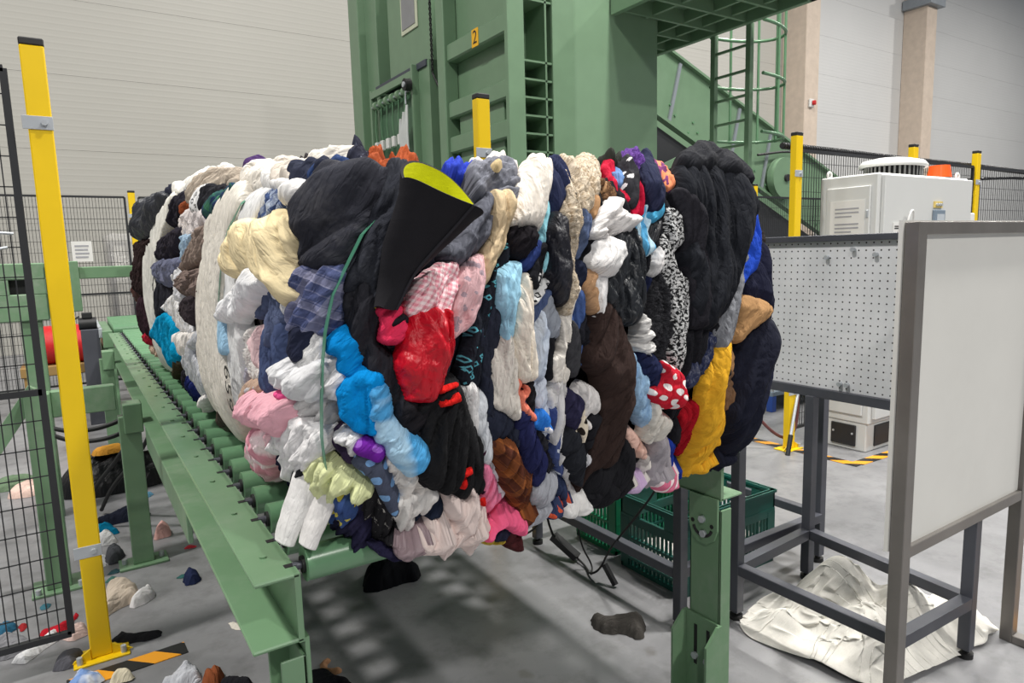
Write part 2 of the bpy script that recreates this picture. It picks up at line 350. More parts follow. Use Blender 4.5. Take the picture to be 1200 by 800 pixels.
# end legs with slotted foot brackets
for x0, x1, ins in ((1.25, 1.30, -1), (-.05, 0., 1)):
    xi = x0 if ins < 0 else x1; xo = x1 if ins < 0 else x0
    lg = MB(); lg.box(xi, xi-ins*.007, 0, .12, 0, .665, .002); lg.box(xi, xo, 0, .007, 0, .665, .002); lg.box(xi, xo, .113, .12, 0, .665, .002)
    leg = lg.build('leg', GREEN_C, CV)
    pl = [(.005, .70), (.115, .70), (.115, .60), (.105, .565), (.08, .545), (.045, .545), (.018, .565), (.005, .60)]
    xp = xi+ins*.001
    hp = MB().prism(pl, xp, xp+ins*.009, 'x').build('hanger_plate', GREEN_C, CV)
    for cy, cz in ((.06, .625), (.055, .58)): MB().cyl((xp+ins*.009, cy, cz), (xp+ins*.019, cy, cz), .012, 6).build('bolt', ZINC, hp)
    for cy, cz in ((.025, .61), (.1, .61)): MB().cyl((xp+ins*.008, cy, cz), (xp+ins*.0105, cy, cz), .007, 10).build('hole', RUBBER, hp)
    MB().tube([(xp+ins*.0095, .06+.037*math.cos(t), .607+.037*math.sin(t)) for t in np.linspace(math.pi*1.1, math.pi*1.9, 9)], .005, 6).build('slot', RUBBER, hp)
    fb = MB(); pz = [(-.005, 0), (.125, 0), (.125, .30), (-.005, .30)]
    fb.box(xp, xp+ins*.008, -.004, .124, 0, .30, .001)
    for yy in (-.012, .124): fb.prism([(xp, 0), (xp+ins*.07, 0), (xp+ins*.07, .25), (xp+ins*.02, .30), (xp, .30)], yy, yy+.008, 'y')
    foot = fb.build('foot_bracket', GREEN_C, CV)
    for yy in (.035, .085):
        MB().box(xp+ins*.008, xp+ins*.0095, yy-.006, yy+.006, .13, .265).build('slot', RUBBER, foot); MB().cyl((xp+ins*.008, yy, .16), (xp+ins*.018, yy, .16), .012, 6).build('bolt', ZINC, foot)
    MB().box(xi+ins*.09, xo-ins*.02, -.03, .15, 0, .01, .002).build('base_plate', GREEN_C, CV)
# side legs further back
for y in (2.30, 4.6):
    for xa in (-.2, 1.27):
        lg = MB().box(xa, xa+.09, y, y+.075, .012, .74, .003).build('leg', GREEN_C, CV)
        MB().box(xa-.06, xa+.15, y-.03, y+.105, 0, .012, .002).build('base_plate', GREEN_C, lg)
        for bx in (xa-.035, xa+.125): MB().cyl((bx, y+.04, .012), (bx, y+.04, .035), .012, 6).build('anchor_bolt', ZINC, lg)
        MB().box(xa+.02 if xa < 0 else xa-.02, xa+.1 if xa < 0 else xa+.08, y-.02, y+.095, .66, .80, .004).build('rail_bracket', GREEN_C, lg)
MB().box(-.09, 1.34, 2.32, 2.36, .60, .69, .003).build('cross_beam', GREEN_C, CV)
MB().box(-.09, 1.34, 4.62, 4.66, .60, .69, .003).build('cross_beam', GREEN_C, CV)
MB().box(-.10, -.085, .9, 2.2, .60, .70, .002).build('side_plate', GREEN_C, CV)
# next conveyor section
C2 = empty('roller_conveyor', (.55, 6.6, 0), 'short far green roller section with a chain cover behind the bale', 'conveyor')
MB().box(-.13, -.05, 5.75, 7.0, .70, .85, .003).build('rail', GREEN_C, C2); MB().box(1.2, 1.28, 5.75, 7.0, .70, .85, .003).build('rail', GREEN_C, C2)
r0 = MB().cyl((-.04, 5.83, .85), (1.19, 5.83, .85), .05, 16).build('roller', ROLLG, C2)
for k in range(1, 9): dup(r0, (0, k*.135, 0), C2)
for k in range(9): MB().box(-.155, -.125, 5.79+k*.135, 5.85+k*.135, .79, .875, .004).build('bearing_block', ZINC, C2)
for x in (-.12, 1.2):
    for y in (5.8, 6.9): MB().box(x, x+.08, y, y+.08, 0, .7, .003).build('leg', GREEN_C, C2)
# green portal frame beside the conveyor
PF = empty('machine_frame', (-.5, 2.3, 0), 'green steel upright with base plate behind the mesh panel', 'frame')
MB().box(-.545, -.45, 2.24, 2.33, .012, .9, .004).build('upright', GREEN_C, PF); MB().box(-.60, -.39, 2.2, 2.38, 0, .012, .002).build('base_plate', GREEN_C, PF)
MB().box(-.45, -.2, 2.32, 2.375, .775, .895, .004).build('cross_beam', GREEN_C, PF)
MB().bar((-.5, 2.3, .92), (-.9, 2.3, .34), .06, .05, (0, 1, 0)).build('diagonal_brace', GREEN_C, PF)
for bx in (-.575, -.415): MB().cyl((bx, 2.22, .012), (bx, 2.22, .035), .012, 6).build('anchor_bolt', ZINC, PF)
PG = empty('side_gate', (-.35, 3.35, 0), 'green box-section gate with black slot and long crossbar behind the bale', 'gate')
g = MB(); g.box(-.74, -.44, 3.28, 3.42, 1.38, 1.47, .006); g.box(-.74, -.44, 3.28, 3.42, 1.15, 1.30, .006); g.box(-.74, -.61, 3.28, 3.42, 1.30, 1.38); g.box(-.5, -.44, 3.28, 3.42, 1.30, 1.38); g.build('slotted_box', GREEN_C, PG)
MB().box(-.62, -.5, 3.34, 3.40, 1.30, 1.38).build('black_slot', BLACKP, PG)
MB().box(-.43, -.28, 3.26, 3.44, 1.19, 1.475, .004).build('end_plate', GREEN_C, PG); MB().box(-.28, 1.7, 3.33, 3.39, 1.372, 1.44, .004).build('crossbar', GREEN_C, PG)
MB().box(-.58, -.48, 3.3, 3.4, 0, 1.15, .004).build('post', GREEN_C, PG); MB().box(1.6, 1.7, 3.3, 3.4, 0, 1.372, .004).build('post', GREEN_C, PG)
MB().box(-.40, -.33, 3.30, 3.38, 1.475, 1.56, .006).build('sensor', BLACKP, PG)
# ------------------------------------------------------------------ fences
def post(x, y, h, label, base=True, cap=.06):
    p = empty('fence_post', (x, y, 0), label, 'post', 'yellow safety fence posts')
    a = .03 if h > 2 else .025
    MB().box(x-.035, x+.035, y-.025, y+.025, .008, h-.02, .004).build('tube', YEL, p); MB().box(x-.0355, x+.0355, y-.0255, y+.0255, h-.02, h+.004, .004).build('end_cap', BLACKP, p)
    fp = MB().box(x-.09, x+.09, y-.06, y+.06, 0, .008, .002)
    fp.prism([(x-.1, .008), (x-.035, .008), (x-.035, .05)], y-.03, y-.022, 'y'); fp.prism([(x+.1, .008), (x+.035, .008), (x+.035, .05)], y-.03, y-.022, 'y')
    fp.build('foot_plate', YEL, p)
    for bx in (-.07, .07): MB().cyl((x+bx, y-.04, .008), (x+bx, y-.04, .035), .01, 6).build('anchor_bolt', ZINC, p)
    for z in (.42, 1.93*h/2.2):
        c = MB().box(x-.05, x+.037, y-.029, y-.0255, z-.022, z+.022, .001).build('bracket', ZINC, p); MB().cyl((x+.012, y-.029, z), (x+.012, y-.038, z), .01, 6).build('bolt', ZINC, c)
    return p
post(-.36, 1.54, 2.2, 'yellow square fence post with black cap at the end of the hazard tape')
post(1.39, 1.56, 2.2, 'yellow square fence post rising behind the bale in front of the numbered press door')
post(3.88, 1.57, 2.2, 'yellow square fence post between pegboard and the grey control cabinet')
post(5.53, 1.63, 2.23, 'yellow square fence post behind the round vent hood of the control cabinet')
post(6.64, 1.63, 2.24, 'yellow square fence post beside the white junction box of the control cabinet')
post(.34, 7.5, 2.25, 'yellow square fence post in the far fence at the wall behind the bale')
post(6.9, 4.2, 2.2, 'thin yellow fence post beside the ladder foot behind the bale')
def fence(x0, x1, y, z0, z1, label, dx=.03, dz=.1, r=.0019, frame=.011, mid=None, ydir=False, pad=.02):
    f = empty('mesh_fence_panel', ((x0+x1)/2, y, z0), label, 'fence', 'black wire mesh fence panels')
    P = (lambda a, z: (y, a, z)) if ydir else (lambda a, z: (a, y, z))
    fr = MB()
    for a in (x0, x1): fr.bar(P(a, z0), P(a, z1), 2*frame, 2*frame, (1, 0, 0) if not ydir else (0, 1, 0))
    for z in (z0, z1): fr.bar(P(x0, z), P(x1, z), 2*frame, 2*frame)
    if mid: fr.bar(P(x0, mid), P(x1, mid), 2*frame, 2*frame)
    fr.build('frame', FENCEM, f); m = MB()
    for a in np.arange(x0+dx, x1-dx/2, dx): m.bar(P(a, z0), P(a, z1), 2*r, 2*r, (1, 0, 0) if not ydir else (0, 1, 0))
    for z in np.arange(z0+dz, z1-dz/2, dz): m.bar(P(x0, z), P(x1, z), 2*r, 2*r)
    tag(m.build('wire_mesh', FENCEM, f), kind='stuff'); return f
fence(-1.35, -.445, 1.54, .12, 2.1, 'black wire mesh fence panel hung on the yellow post by the stray clothes', mid=1.02)
fence(-1.6, .27, 7.5, .14, 2.18, 'black wire mesh fence panel along the wall carrying a paper notice', dz=.12, mid=1.12, r=.0022)
fence(.41, 3.0, 7.5, .14, 2.18, 'black wire mesh fence panel along the wall in front of the wrapped rack', dz=.12, mid=1.12, r=.0022)
fence(3.94, 5.47, 1.63, .12, 2.1, 'black wire mesh fence panel behind the control cabinet vent', mid=1.1, r=.0017)
fence(5.59, 6.58, 1.63, .12, 2.1, 'black wire mesh fence panel behind the orange beacon', mid=1.1, r=.0017)
fence(6.70, 9.6, 1.63, .12, 2.1, 'black wire mesh fence panel beyond the white junction box', dx=.045, mid=1.1, r=.0017)
fence(6.95, 9.0, 4.2, .12, 2.05, 'black wire mesh fence panel in front of the inclined conveyor', r=.002, mid=1.0)
tr = empty('cable_conduit', (6, 1.5, 2.1), 'thick dark corrugated cable conduit along the top of the fence behind the control cabinet', 'conduit')
cpts = [(3.86, 1.67, 2.13), (4.5, 1.68, 2.13), (5.5, 1.68, 2.12), (6.6, 1.68, 2.12), (7.6, 1.68, 2.11), (9.2, 1.68, 2.10)]
MB().tube(cpts, .02, 10, smooth_n=2).build('hose', BLACKP, tr)
rg = MB()
for a, b in zip(cpts[:-1], cpts[1:]):
    a = Vector(a); b = Vector(b); n = int((b-a).length/.03)
    for i in range(n): p = a.lerp(b, (i+.5)/n); d = (b-a).normalized()*.006; rg.cyl(p-d, p+d, .024, 8)
tag(rg.build('hose_ribs', BLACKP, tr), kind='stuff')
MB().tube([(8.6, 1.70, 2.07), (7.4, 1.70, 2.04), (6.4, 1.70, 1.98), (5.5, 1.70, 1.95), (5.0, 1.70, 1.94)], .013, 8, smooth_n=2).build('branch_hose', BLACKP, tr)
# lock and hose on the mesh panel by the stray clothes
lk = empty('hose_hook', (-.53, 1.5, 1.5), 'metal hook with a short hanging hose on the mesh panel by the stray clothes', 'hook')
MB().tube([(-.47, 1.52, 1.565), (-.53, 1.51, 1.57), (-.555, 1.5, 1.545), (-.54, 1.5, 1.51), (-.49, 1.51, 1.52)], .005, 8, smooth_n=2).build('hook', ZINC, lk)
MB().cyl((-.55, 1.5, 1.535), (-.55, 1.5, 1.49), .011, 12).build('nozzle', ZINC, lk); MB().tube([(-.55, 1.5, 1.49), (-.552, 1.5, 1.45), (-.565, 1.5, 1.38)], .010, 8, smooth_n=2).build('hose', RUBBER, lk)
pn = empty('notice', (-.2, 7.48, 1.5), 'sheet of paper with grey print fixed to the far fence', 'notice')
MB().box(-.28, -.09, 7.47, 7.475, 1.48, 1.70).build('paper', PAPER, pn)
gp = paint('grey_print', (160, 160, 166), .7)
for i in range(4): MB().box(-.25, -.13+.01*(i % 2), 7.467, 7.469, 1.52+i*.04, 1.538+i*.04).build('print_line', gp, pn)
# wrapped stack behind the far fence
m, nt, b = base_mat('plastic_wrap', .2); b.inputs['Base Color'].default_value = (*lin((190, 188, 184)), 1); b.inputs['Alpha'].default_value = .45; bump(nt, b, noise(nt, geo_pos(nt), 9, 4), .8, .03); WRAP = m
wr = empty('wrapped_rack', (.55, 8.7, 0), 'dark rack wrapped in clear plastic behind the far fence', 'rack')
for x in (.12, .33, .92):
    for y in (8.45, 8.95): MB().box(x, x+.035, y, y+.035, 0, 1.72, .002).build('upright', DSTEEL, wr)
for z in (.15, 1.68): MB().box(.12, .95, 8.45, 8.98, z, z+.03).build('shelf', DSTEEL, wr)
wv = MB(); 
for k in range(24):
    t = 2*math.pi*k/24; cx = .53+math.copysign(abs(math.cos(t))**.4, math.cos(t))*.46; cy = 8.72+math.copysign(abs(math.sin(t))**.4, math.sin(t))*.33
    wv.v += [(cx, cy, .05), (cx+.02*math.sin(k*3), cy+.02*math.cos(k*2), .9), (cx+.01*math.cos(k*2), cy, 1.80+.03*math.sin(k*1.7))]
for k in range(24):
    j = (k+1) % 24
    for q in (0, 1): wv.f.append((3*k+q, 3*j+q, 3*j+q+1, 3*k+q+1)); wv.sm.append(True)
wv.f.append(tuple(3*k+2 for k in range(24))); wv.sm.append(False); wv.build('plastic_wrap', WRAP, wr)
cd = empty('cable_drum', (-.3, 6.6, .45), 'red ribbed cable drum on a wooden cradle beside the far conveyor', 'drum')
d_ = MB().cyl((-.75, 6.7, .67), (-.20, 6.7, .67), .19, 32)
for i in range(26): d_.cyl((-.74+i*.02, 6.7, .67), (-.73+i*.02, 6.7, .67), .195, 32)
d_.build('drum', REDP, cd); MB().box(-.8, -.16, 6.48, 6.9, .40, .49, .004).build('cradle', paint('wood', (150, 120, 70), .7), cd)
for x in (-.78, -.24): MB().box(x, x+.06, 6.5, 6.88, 0, .40, .003).build('leg', paint('wood', (150, 120, 70), .7), cd)
mt_ = empty('drive_motor', (-.25, 5.9, .8), 'small black motor with cables at the end of the far rollers', 'motor')
MB().cyl((-.30, 5.9, .92), (-.16, 5.9, .92), .055, 16).build('housing', BLACKP, mt_); MB().box(-.27, -.19, 5.86, 5.94, .97, 1.02, .005).build('terminal_box', BLACKP, mt_)
MB().box(-.29, -.15, 5.82, 5.98, 0.0, .87, .004).build('bracket', DSTEEL, mt_); MB().tube([(-.29, 5.87, .99), (-.36, 5.85, .95), (-.37, 5.84, .8), (-.33, 5.85, .68)], .008, 6, smooth_n=2).build('cable', RUBBER, mt_)
# hydraulic hoses at the left leg
for i, pts in enumerate(([(-.52, 2.6, .70), (-.4, 2.55, .65), (-.25, 2.5, .66), (-.12, 2.48, .72)], [(-.52, 2.65, .66), (-.38, 2.6, .58), (-.2, 2.52, .60), (-.1, 2.5, .68)], [(-.1, 2.55, .66), (-.2, 2.7, .45), (-.33, 2.9, .25), (-.42, 3.0, .03)], [(-.02, 2.6, .64), (-.1, 2.8, .42), (-.24, 3.05, .2), (-.3, 3.2, .03)])):
    MB().tube(pts, .011, 8, smooth_n=3).build('hydraulic_hose', RUBBER, label=('black hydraulic hose looping level beside the bolted conveyor leg' if i < 2 else 'black hydraulic hose dropping to the floor behind the bolted conveyor leg'), cat='hose', group='hydraulic hoses by the bolted leg')
# ------------------------------------------------------------------ baling press
PR = empty('baling_press', (3.9, 5.5, 0), 'tall dark green baling press with a ribbed chamber door numbered 2', 'press')
dk = GREEN
MB().box(3.45, 3.6, 4.3, 5.15, 0, 5.2).build('chamber_wall', dk, PR)
MB().box(3.04, 3.2, 5.0, 5.16, 0, 5.2, .01).build('door_jamb', dk, PR); MB().box(3.04, 3.215, 3.82, 3.88, 0, 5.2, .006).build('door_jamb', dk, PR)
MB().box(3.20, 3.215, 3.88, 5.16, 0, 5.2).build('door_skin', dk, PR)
for z0, z1 in ((4.1, 4.28), (3.37, 3.54), (2.815, 2.98), (2.47, 2.635), (2.13, 2.29), (1.7, 1.86), (1.2, 1.36)):
    MB().box(3.07, 3.20, 3.88, 5.0, z0, z1, .015).build('door_beam', dk, PR)
for z in (2.64, 2.30):
    for y in (4.05, 4.62): MB().box(3.13, 3.2, y, y+.26, z-.01, z+.18, .006).build('stiffener_block', dk, PR)
pl_ = MB().box(3.065, 3.069, 4.36, 4.48, 3.375, 3.535).build('number_plate', paint('label_yellow', (236, 178, 30), .5), PR)
text_obj('digit', '2', .17, (3.0635, 4.42, 3.455), (0, -1, 0), (0, 0, 1), INK, pl_)
# ribbed column beside the door
MB().box(3.216, 3.6, 4.25, 4.3, 0, 5.2).build('column_back', dk, PR); 
MB().box(3.525, 3.545, 3.94, 4.25, 0, 5.2).build('column_web', dk, PR)
for z in (4.4, 3.7, 3.17, 3.01, 2.85, 2.69, 2.53, 2.37, 2.2): MB().box(3.215, 3.60, 3.94, 4.25, z-.009, z+.009).build('column_rib', dk, PR)
# big smooth panel
MB().box(3.61, 4.95, 3.93, 4.6, 0, 5.4, .006).build('smooth_panel', paint('satin_green_paint', (122, 150, 122), .18, var=.03, bscale=3, bstr=.04), PR)
MB().box(3.60, 3.85, 3.92, 3.94, 0, 5.4, .002).build('panel_edge', dk, PR)
# rear guide section
MB().box(3.15, 3.9, 6.95, 7.35, 0, 6, .006).build('rear_column', dk, PR); MB().box(3.05, 3.2, 7.3, 7.62, 0, 6, .006).build('rear_flange', dk, PR)
MB().box(3.2, 3.8, 5.55, 6.7, 3.52, 6, .004).build('upper_door', dk, PR); MB().box(3.45, 3.9, 5.15, 7.0, 0, 6).build('rear_wall', paint('recess_shade_green', (74, 108, 82), .5), PR)  # rear wall in a darker green: recess shade put into the colour
wn = MB().box(3.185, 3.2, 5.87, 6.3, 3.98, 4.75, .004).build('inspection_frame', paint('pale_frame', (196, 200, 176), .5), PR)
MB().box(3.178, 3.186, 5.92, 6.26, 4.03, 4.7).build('mesh_window', paint('grey_mesh', (140, 140, 142), .6, bscale=300, bstr=.6), wn)
MB().box(3.08, 3.45, 5.5, 6.9, 3.46, 3.53, .004).build('chain_tray', paint('dark_chain', (62, 66, 78), .5, bscale=30, bstr=.8), PR)
rb = MB(); rb.box(3.02, 3.10, 5.72, 5.76, 1.9, 3.52, .003); rb.box(3.02, 3.10, 6.92, 6.96, 2.0, 3.48, .003); rb.box(3.02, 3.06, 5.76, 6.92, 3.38, 3.46, .003); rb.box(3.1, 3.45, 5.45, 5.76, 1.9, 3.52)
rb.build('strap_feed_bracket', dk, PR)
MB().box(3.06, 3.12, 5.76, 6.92, 2.0, 2.62, .003).build('strap_feed_plate', dk, PR)
MB().box(3.12, 3.2, 5.76, 6.92, 2.62, 3.38).build('strap_feed_back', paint('recess_shade_green', (74, 108, 82), .5), PR)  # same darker green paints the shade behind the strap feed
MB().box(2.97, 3.10, 5.80, 7.05, 2.40, 2.56, .03).build('strap_feed_beam', dk, PR)
MB().cyl((3.04, 5.76, 3.28), (3.04, 6.93, 3.28), .018, 10).build('feed_shaft', ZINC, PR)
for k in range(6):
    y = 5.95+k*.17
    MB().cyl((3.04, y-.03, 3.28), (3.04, y+.03, 3.28), .05, 14).build('feed_roller', GREEN_C, PR)
    MB().tube([(3.03, y, 3.25), (3.02, y+.01, 3.0), (3.02, y-.02, 2.8)], .007, 6).build('feed_rod', ROLLG, PR)
    MB().box(3.0, 3.04, y-.05, y+.03, 2.72, 2.84, .006).build('white_clip', PAPER, PR)
bk = empty('strap_bundle', (2.98, 5.85, 2.4), 'bundle of white plastic strap ends hanging on the green strap feeder', 'strap')
for k in range(7): MB().tube([(2.98+.01*(k % 3), 5.80+.03*k, 3.1-.02*k), (2.97, 5.80+.032*k, 2.8), (2.98, 5.81+.03*k, 2.62-.04*(k % 3))], .016, 6).build('strap_end', paint('white_strap', (200, 202, 200), .5), bk)
MB().tube([(2.99, 5.85, 3.12), (3.0, 5.86, 3.25), (3.03, 5.8, 3.30)], .01, 6).build('hook', ZINC, bk)
kn = empty('tension_knob', (3.0, 5.7, 3.3), 'black round tension knob on the strap feeder bracket', 'knob')
MB().cyl((3.0, 5.74, 3.3), (2.93, 5.74, 3.3), .065, 16).build('knob', RUBBER, kn); MB().cyl((2.93, 5.74, 3.3), (2.915, 5.74, 3.3), .03, 10).build('nut', ZINC, kn)
ch = empty('hanging_chain', (3.05, 5.4, 4), 'black chain hanging from a ring beside the numbered press door', 'chain')
for k in range(34):
    z = 4.25-k*.026; MB().tube([(3.12+(.012*math.cos(t) if k % 2 else 0), 5.42+(0 if k % 2 else .012*math.cos(t)), z+.02*math.sin(t)) for t in np.linspace(0, 2*math.pi, 9)[:-1]], .006, 5, closed=True).build('chain_link', RUBBER, ch)
MB().tube([(3.12, 5.42, 3.37), (3.13, 5.38, 3.3), (3.15, 5.3, 3.15), (3.2, 5.24, 3.0)], .012, 6, smooth_n=2).build('cable', RUBBER, ch)
MB().tube([(3.12, 5.42+.05*math.cos(t), 4.3+.05*math.sin(t)) for t in np.linspace(0, 2*math.pi, 17)[:-1]], .008, 6, closed=True).build('ring', ZINC, ch)
# platform with ribs, ladder with cage
PT = empty('service_platform', (5.2, 3.7, 3.7), 'green ribbed service platform reaching out above the ladder', 'platform')
MB().box(4.3, 5.75, 2.66, 3.91, 3.86, 3.88).box(4.96, 5.75, 3.91, 4.95, 3.86, 3.88).build('deck', GREEN, PT)
MB().box(5.69, 5.75, 2.66, 4.95, 3.70, 3.88, .004).build('edge_beam', GREEN, PT); MB().box(4.3, 4.36, 2.66, 3.91, 3.70, 3.88, .004).build('edge_beam', GREEN, PT)
MB().box(4.3, 5.75, 2.66, 2.72, 3.70, 3.92, .004).build('edge_beam', GREEN, PT); MB().box(4.96, 5.75, 4.89, 4.95, 3.70, 3.88, .004).build('edge_beam', GREEN, PT)
for y in (3.05, 3.42, 3.8, 4.17, 4.54): MB().box(4.36 if y < 3.88 else 4.97, 5.69, y, y+.035, 3.72, 3.86).build('deck_rib', GREEN, PT)
for x in (4.75, 5.2, 5.47): MB().box(x, x+.035, 2.72, 4.89 if x > 4.96 else 3.91, 3.74, 3.86).build('deck_rib', GREEN, PT)
LD = empty('caged_ladder', (5.78, 3.65, 0), 'green vertical ladder with hoop cage below the service platform', 'ladder')
for y in (3.41, 3.87): MB().box(5.75, 5.81, y, y+.06, 0, 3.72, .004).build('stile', GREEN, LD)
for k in range(14): MB().box(5.76, 5.79, 3.47, 3.87, .25+k*.25, .275+k*.25, .003).build('rung', GREEN, LD)
for z in (2.62, 3.2, 3.72):
    MB().tube([(5.8+.70*math.sin(t), 3.63-.34*math.cos(t), z) for t in np.linspace(0, math.pi, 21)], .018, 6).build('cage_hoop', ROLLG, LD)
for t in (.45, 1.1, 1.57, 2.1, 2.7): MB().bar((5.8+.70*math.sin(t), 3.63-.34*math.cos(t), 2.6), (5.8+.70*math.sin(t), 3.63-.34*math.cos(t), 4.4), .03, .012, (0, 1, 0)).build('cage_bar', ROLLG, LD)
# inclined conveyor behind
IC = empty('inclined_conveyor', (9.5, 6.2, 0), 'green inclined belt conveyor descending behind the ladder', 'conveyor')
def zt(x): return 4.23-(x-7.38)*.385
def zb(x): return 3.36-(x-6.95)*.44
MB().prism([(5.6, zt(5.6)), (12.6, zt(12.6)), (12.6, zb(12.6)+.15), (5.6, zb(5.6))], 6.0, 6.05, 'y').build('side_panel', GREEN, IC)
MB().prism([(5.6, zt(5.6)), (12.6, zt(12.6)), (12.6, zb(12.6)+.15), (5.6, zb(5.6))], 7.4, 7.45, 'y').build('side_panel', GREEN, IC)
MB().prism([(5.6, zt(5.6)-.02), (12.6, zt(12.6)-.02), (12.6, zt(12.6)+.02), (5.6, zt(5.6)+.02)], 5.93, 6.05, 'y').build('top_flange', GREEN, IC)
MB().prism([(5.6, zb(5.6)-.03), (12.6, zb(12.6)+.12), (12.6, zb(12.6)+.16), (5.6, zb(5.6)+.02)], 5.93, 6.05, 'y').build('bottom_flange', GREEN, IC)
MB().prism([(5.6, zb(5.6)-.10), (12.6, zb(12.6)), (12.6, zb(12.6)-.55), (5.6, zb(5.6)-.65)], 6.06, 7.4, 'y').build('belt', paint('black_belt', (46, 47, 50), .55, bscale=4, bstr=.5), IC)
for x in (7.25, 8.6, 9.4): MB().bar((x, 5.98, zb(x)+.04), (x+.24, 5.98, zt(x+.24)-.06), .05, .03, (0, 1, 0)).build('joint_strip', paint('grey_steel', (130, 136, 142), .4), IC)
for k in range(26): x = 7.0+(k*1.37) % 4.6; MB().cyl((x, 6.0, zb(x)+.12+.1*(k % 3)), (x, 5.98, zb(x)+.12+.1*(k % 3)), .018, 8).build('rivet', ROLLG, IC)
MB().bar((6.9, 5.9, 2.55), (8.0, 5.9, 2.98), .10, .05, (0, 1, 0)).build('support_strut', GREEN, IC); MB().box(6.85, 6.97, 5.85, 5.97, 0, 2.6).build('support_leg', GREEN, IC)
MB().box(11.2, 11.32, 5.85, 5.97, 0, 1.7).build('support_leg', GREEN, IC)
wh = MB().cyl((9.85, 5.95, 2.55), (9.85, 5.82, 2.55), .34, 28).build('drive_wheel', GREEN, IC); MB().cyl((9.85, 5.82, 2.55), (9.85, 5.78, 2.55), .06, 14).build('hub', BLACKP, wh)
MB().tube([(9.2, 5.9, 2.9), (9.8, 5.9, 2.98), (10.4, 5.9, 3.02)], .02, 6).build('cable', RUBBER, IC)
MB().cyl((8.75, 5.9, 1.75), (8.75, 5.9, 2.35), .17, 16).build('air_filter', paint('beige_canvas', (172, 158, 136), .8), IC)
# ------------------------------------------------------------------ control cabinet
CB = empty('control_cabinet', (4.8, 1.4, 0), 'light grey steel control cabinet with round vent hood', 'cabinet')
MB().box(4.19, 5.44, 1.17, 1.585, .20, 1.91, .01).build('body', CABG, CB)
pz = MB().box(4.20, 5.43, 1.19, 1.57, 0, .20, .006).build('plinth', CABG, CB)
MB().box(4.185, 4.201, 1.26, 1.44, .03, .18, .003).build('plinth_cover', BLACKP, pz); MB().box(4.30, 4.62, 1.18, 1.191, .03, .18, .003).build('plinth_cover', BLACKP, pz)
for y in (1.28, 1.42): MB().cyl((4.185, y, .12), (4.181, y, .12), .008, 8).build('screw', ZINC, pz)
sd = MB().box(4.172, 4.19, 1.215, 1.525, .26, 1.83, .004).build('side_door', CABG, CB)
for z in (1.62, .45): MB().box(4.165, 4.173, 1.222, 1.237, z, z+.05, .002).build('latch', ZINC, sd)
pp = MB().box(4.168, 4.172, 1.245, 1.49, 1.10, 1.74).build('instruction_sheet', PAPER, sd)
for i in range(20):
    z = 1.68-i*.026
    if i in (3, 9, 14): continue
    MB().box(4.1665, 4.168, 1.285+.05*(i % 4 == 2), 1.455, z, z+.010).build('print_line', gp, pp)
dr = MB().box(4.22, 5.44, 1.14, 1.17, .24, 1.895, .005).build('door', CABG, CB)
hd = MB().box(4.30, 4.33, 1.115, 1.14, .62, .78, .004).build('handle', CABG, dr)
ws = MB().box(4.33, 4.43, 1.134, 1.1395, 1.42, 1.58).build('warning_sign', PAPER, dr)
MB().prism([(4.34, 1.435), (4.42, 1.435), (4.38, 1.52)], 1.13, 1.1335, 'y').build('black_triangle', INK, ws)
MB().prism([(4.351, 1.442), (4.409, 1.442), (4.38, 1.505)], 1.126, 1.1296, 'y').build('yellow_triangle', paint('label_yellow', (236, 178, 30), .5), ws)
MB().prism([(4.383, 1.495), (4.37, 1.47), (4.379, 1.47), (4.374, 1.448), (4.39, 1.476), (4.381, 1.476)], 1.123, 1.1257, 'y').build('lightning_bolt', INK, ws)
for i in range(2): MB().box(4.342, 4.418, 1.1325, 1.1338, 1.553-i*.014, 1.56-i*.014).build('print_line', INK, ws)
sw = MB().box(4.86, 4.98, 1.132, 1.1395, 1.685, 1.73).build('switch_label', paint('sand_label', (216, 190, 110), .5), dr)
for i in range(3): MB().cyl((4.89+.03*i, 1.132, 1.707), (4.89+.03*i, 1.12, 1.707), .011, 12).build('push_button', ZINC, sw)
sk = MB().box(4.85, 4.99, 1.115, 1.139, 1.55, 1.67, .004).build('display_box', paint('blue_grey_frame', (120, 134, 148), .4), dr); MB().box(4.87, 4.97, 1.112, 1.116, 1.56, 1.64).build('display', paint('pale_display', (188, 194, 200), .3), sk)
MB().tube([(4.415, 1.12, 1.40), (4.42, 1.10, 1.52), (4.455, 1.09, 1.66), (4.50, 1.09, 1.66), (4.51, 1.10, 1.56), (4.47, 1.12, 1.42)], .007, 8, smooth_n=2).build('cable_tie', PAPER, dr)
vh = MB()
prof = [(.0, 2.055), (.16, 2.05), (.27, 2.03), (.30, 2.005), (.30, 1.985), (.27, 1.985)]
for k in range(32):
    t = 2*math.pi*k/32
    for r_, z_ in prof: vh.v.append((4.78+r_*math.cos(t), 1.39+min(r_, .3)*.66*math.sin(t), z_))
for k in range(32):
    for q in range(5): vh.f.append((6*k+q, 6*((k+1) % 32)+q, 6*((k+1) % 32)+q+1, 6*k+q+1)); vh.sm.append(True)
vhood = vh.build('vent_hood', paint('vent_white', (226, 226, 222), .4), CB)
MB().cyl((4.78, 1.39, 1.91), (4.78, 1.39, 1.99), .17, 24).build('vent_core', RUBBER, vhood)
for k in range(36): t = 2*math.pi*k/36; MB().box(4.78+.24*math.cos(t)-.005, 4.78+.24*math.cos(t)+.005, 1.39+.165*math.sin(t)-.005, 1.39+.165*math.sin(t)+.005, 1.91, 1.99).build('vent_fin', paint('vent_grey', (160, 160, 158), .5), vhood)
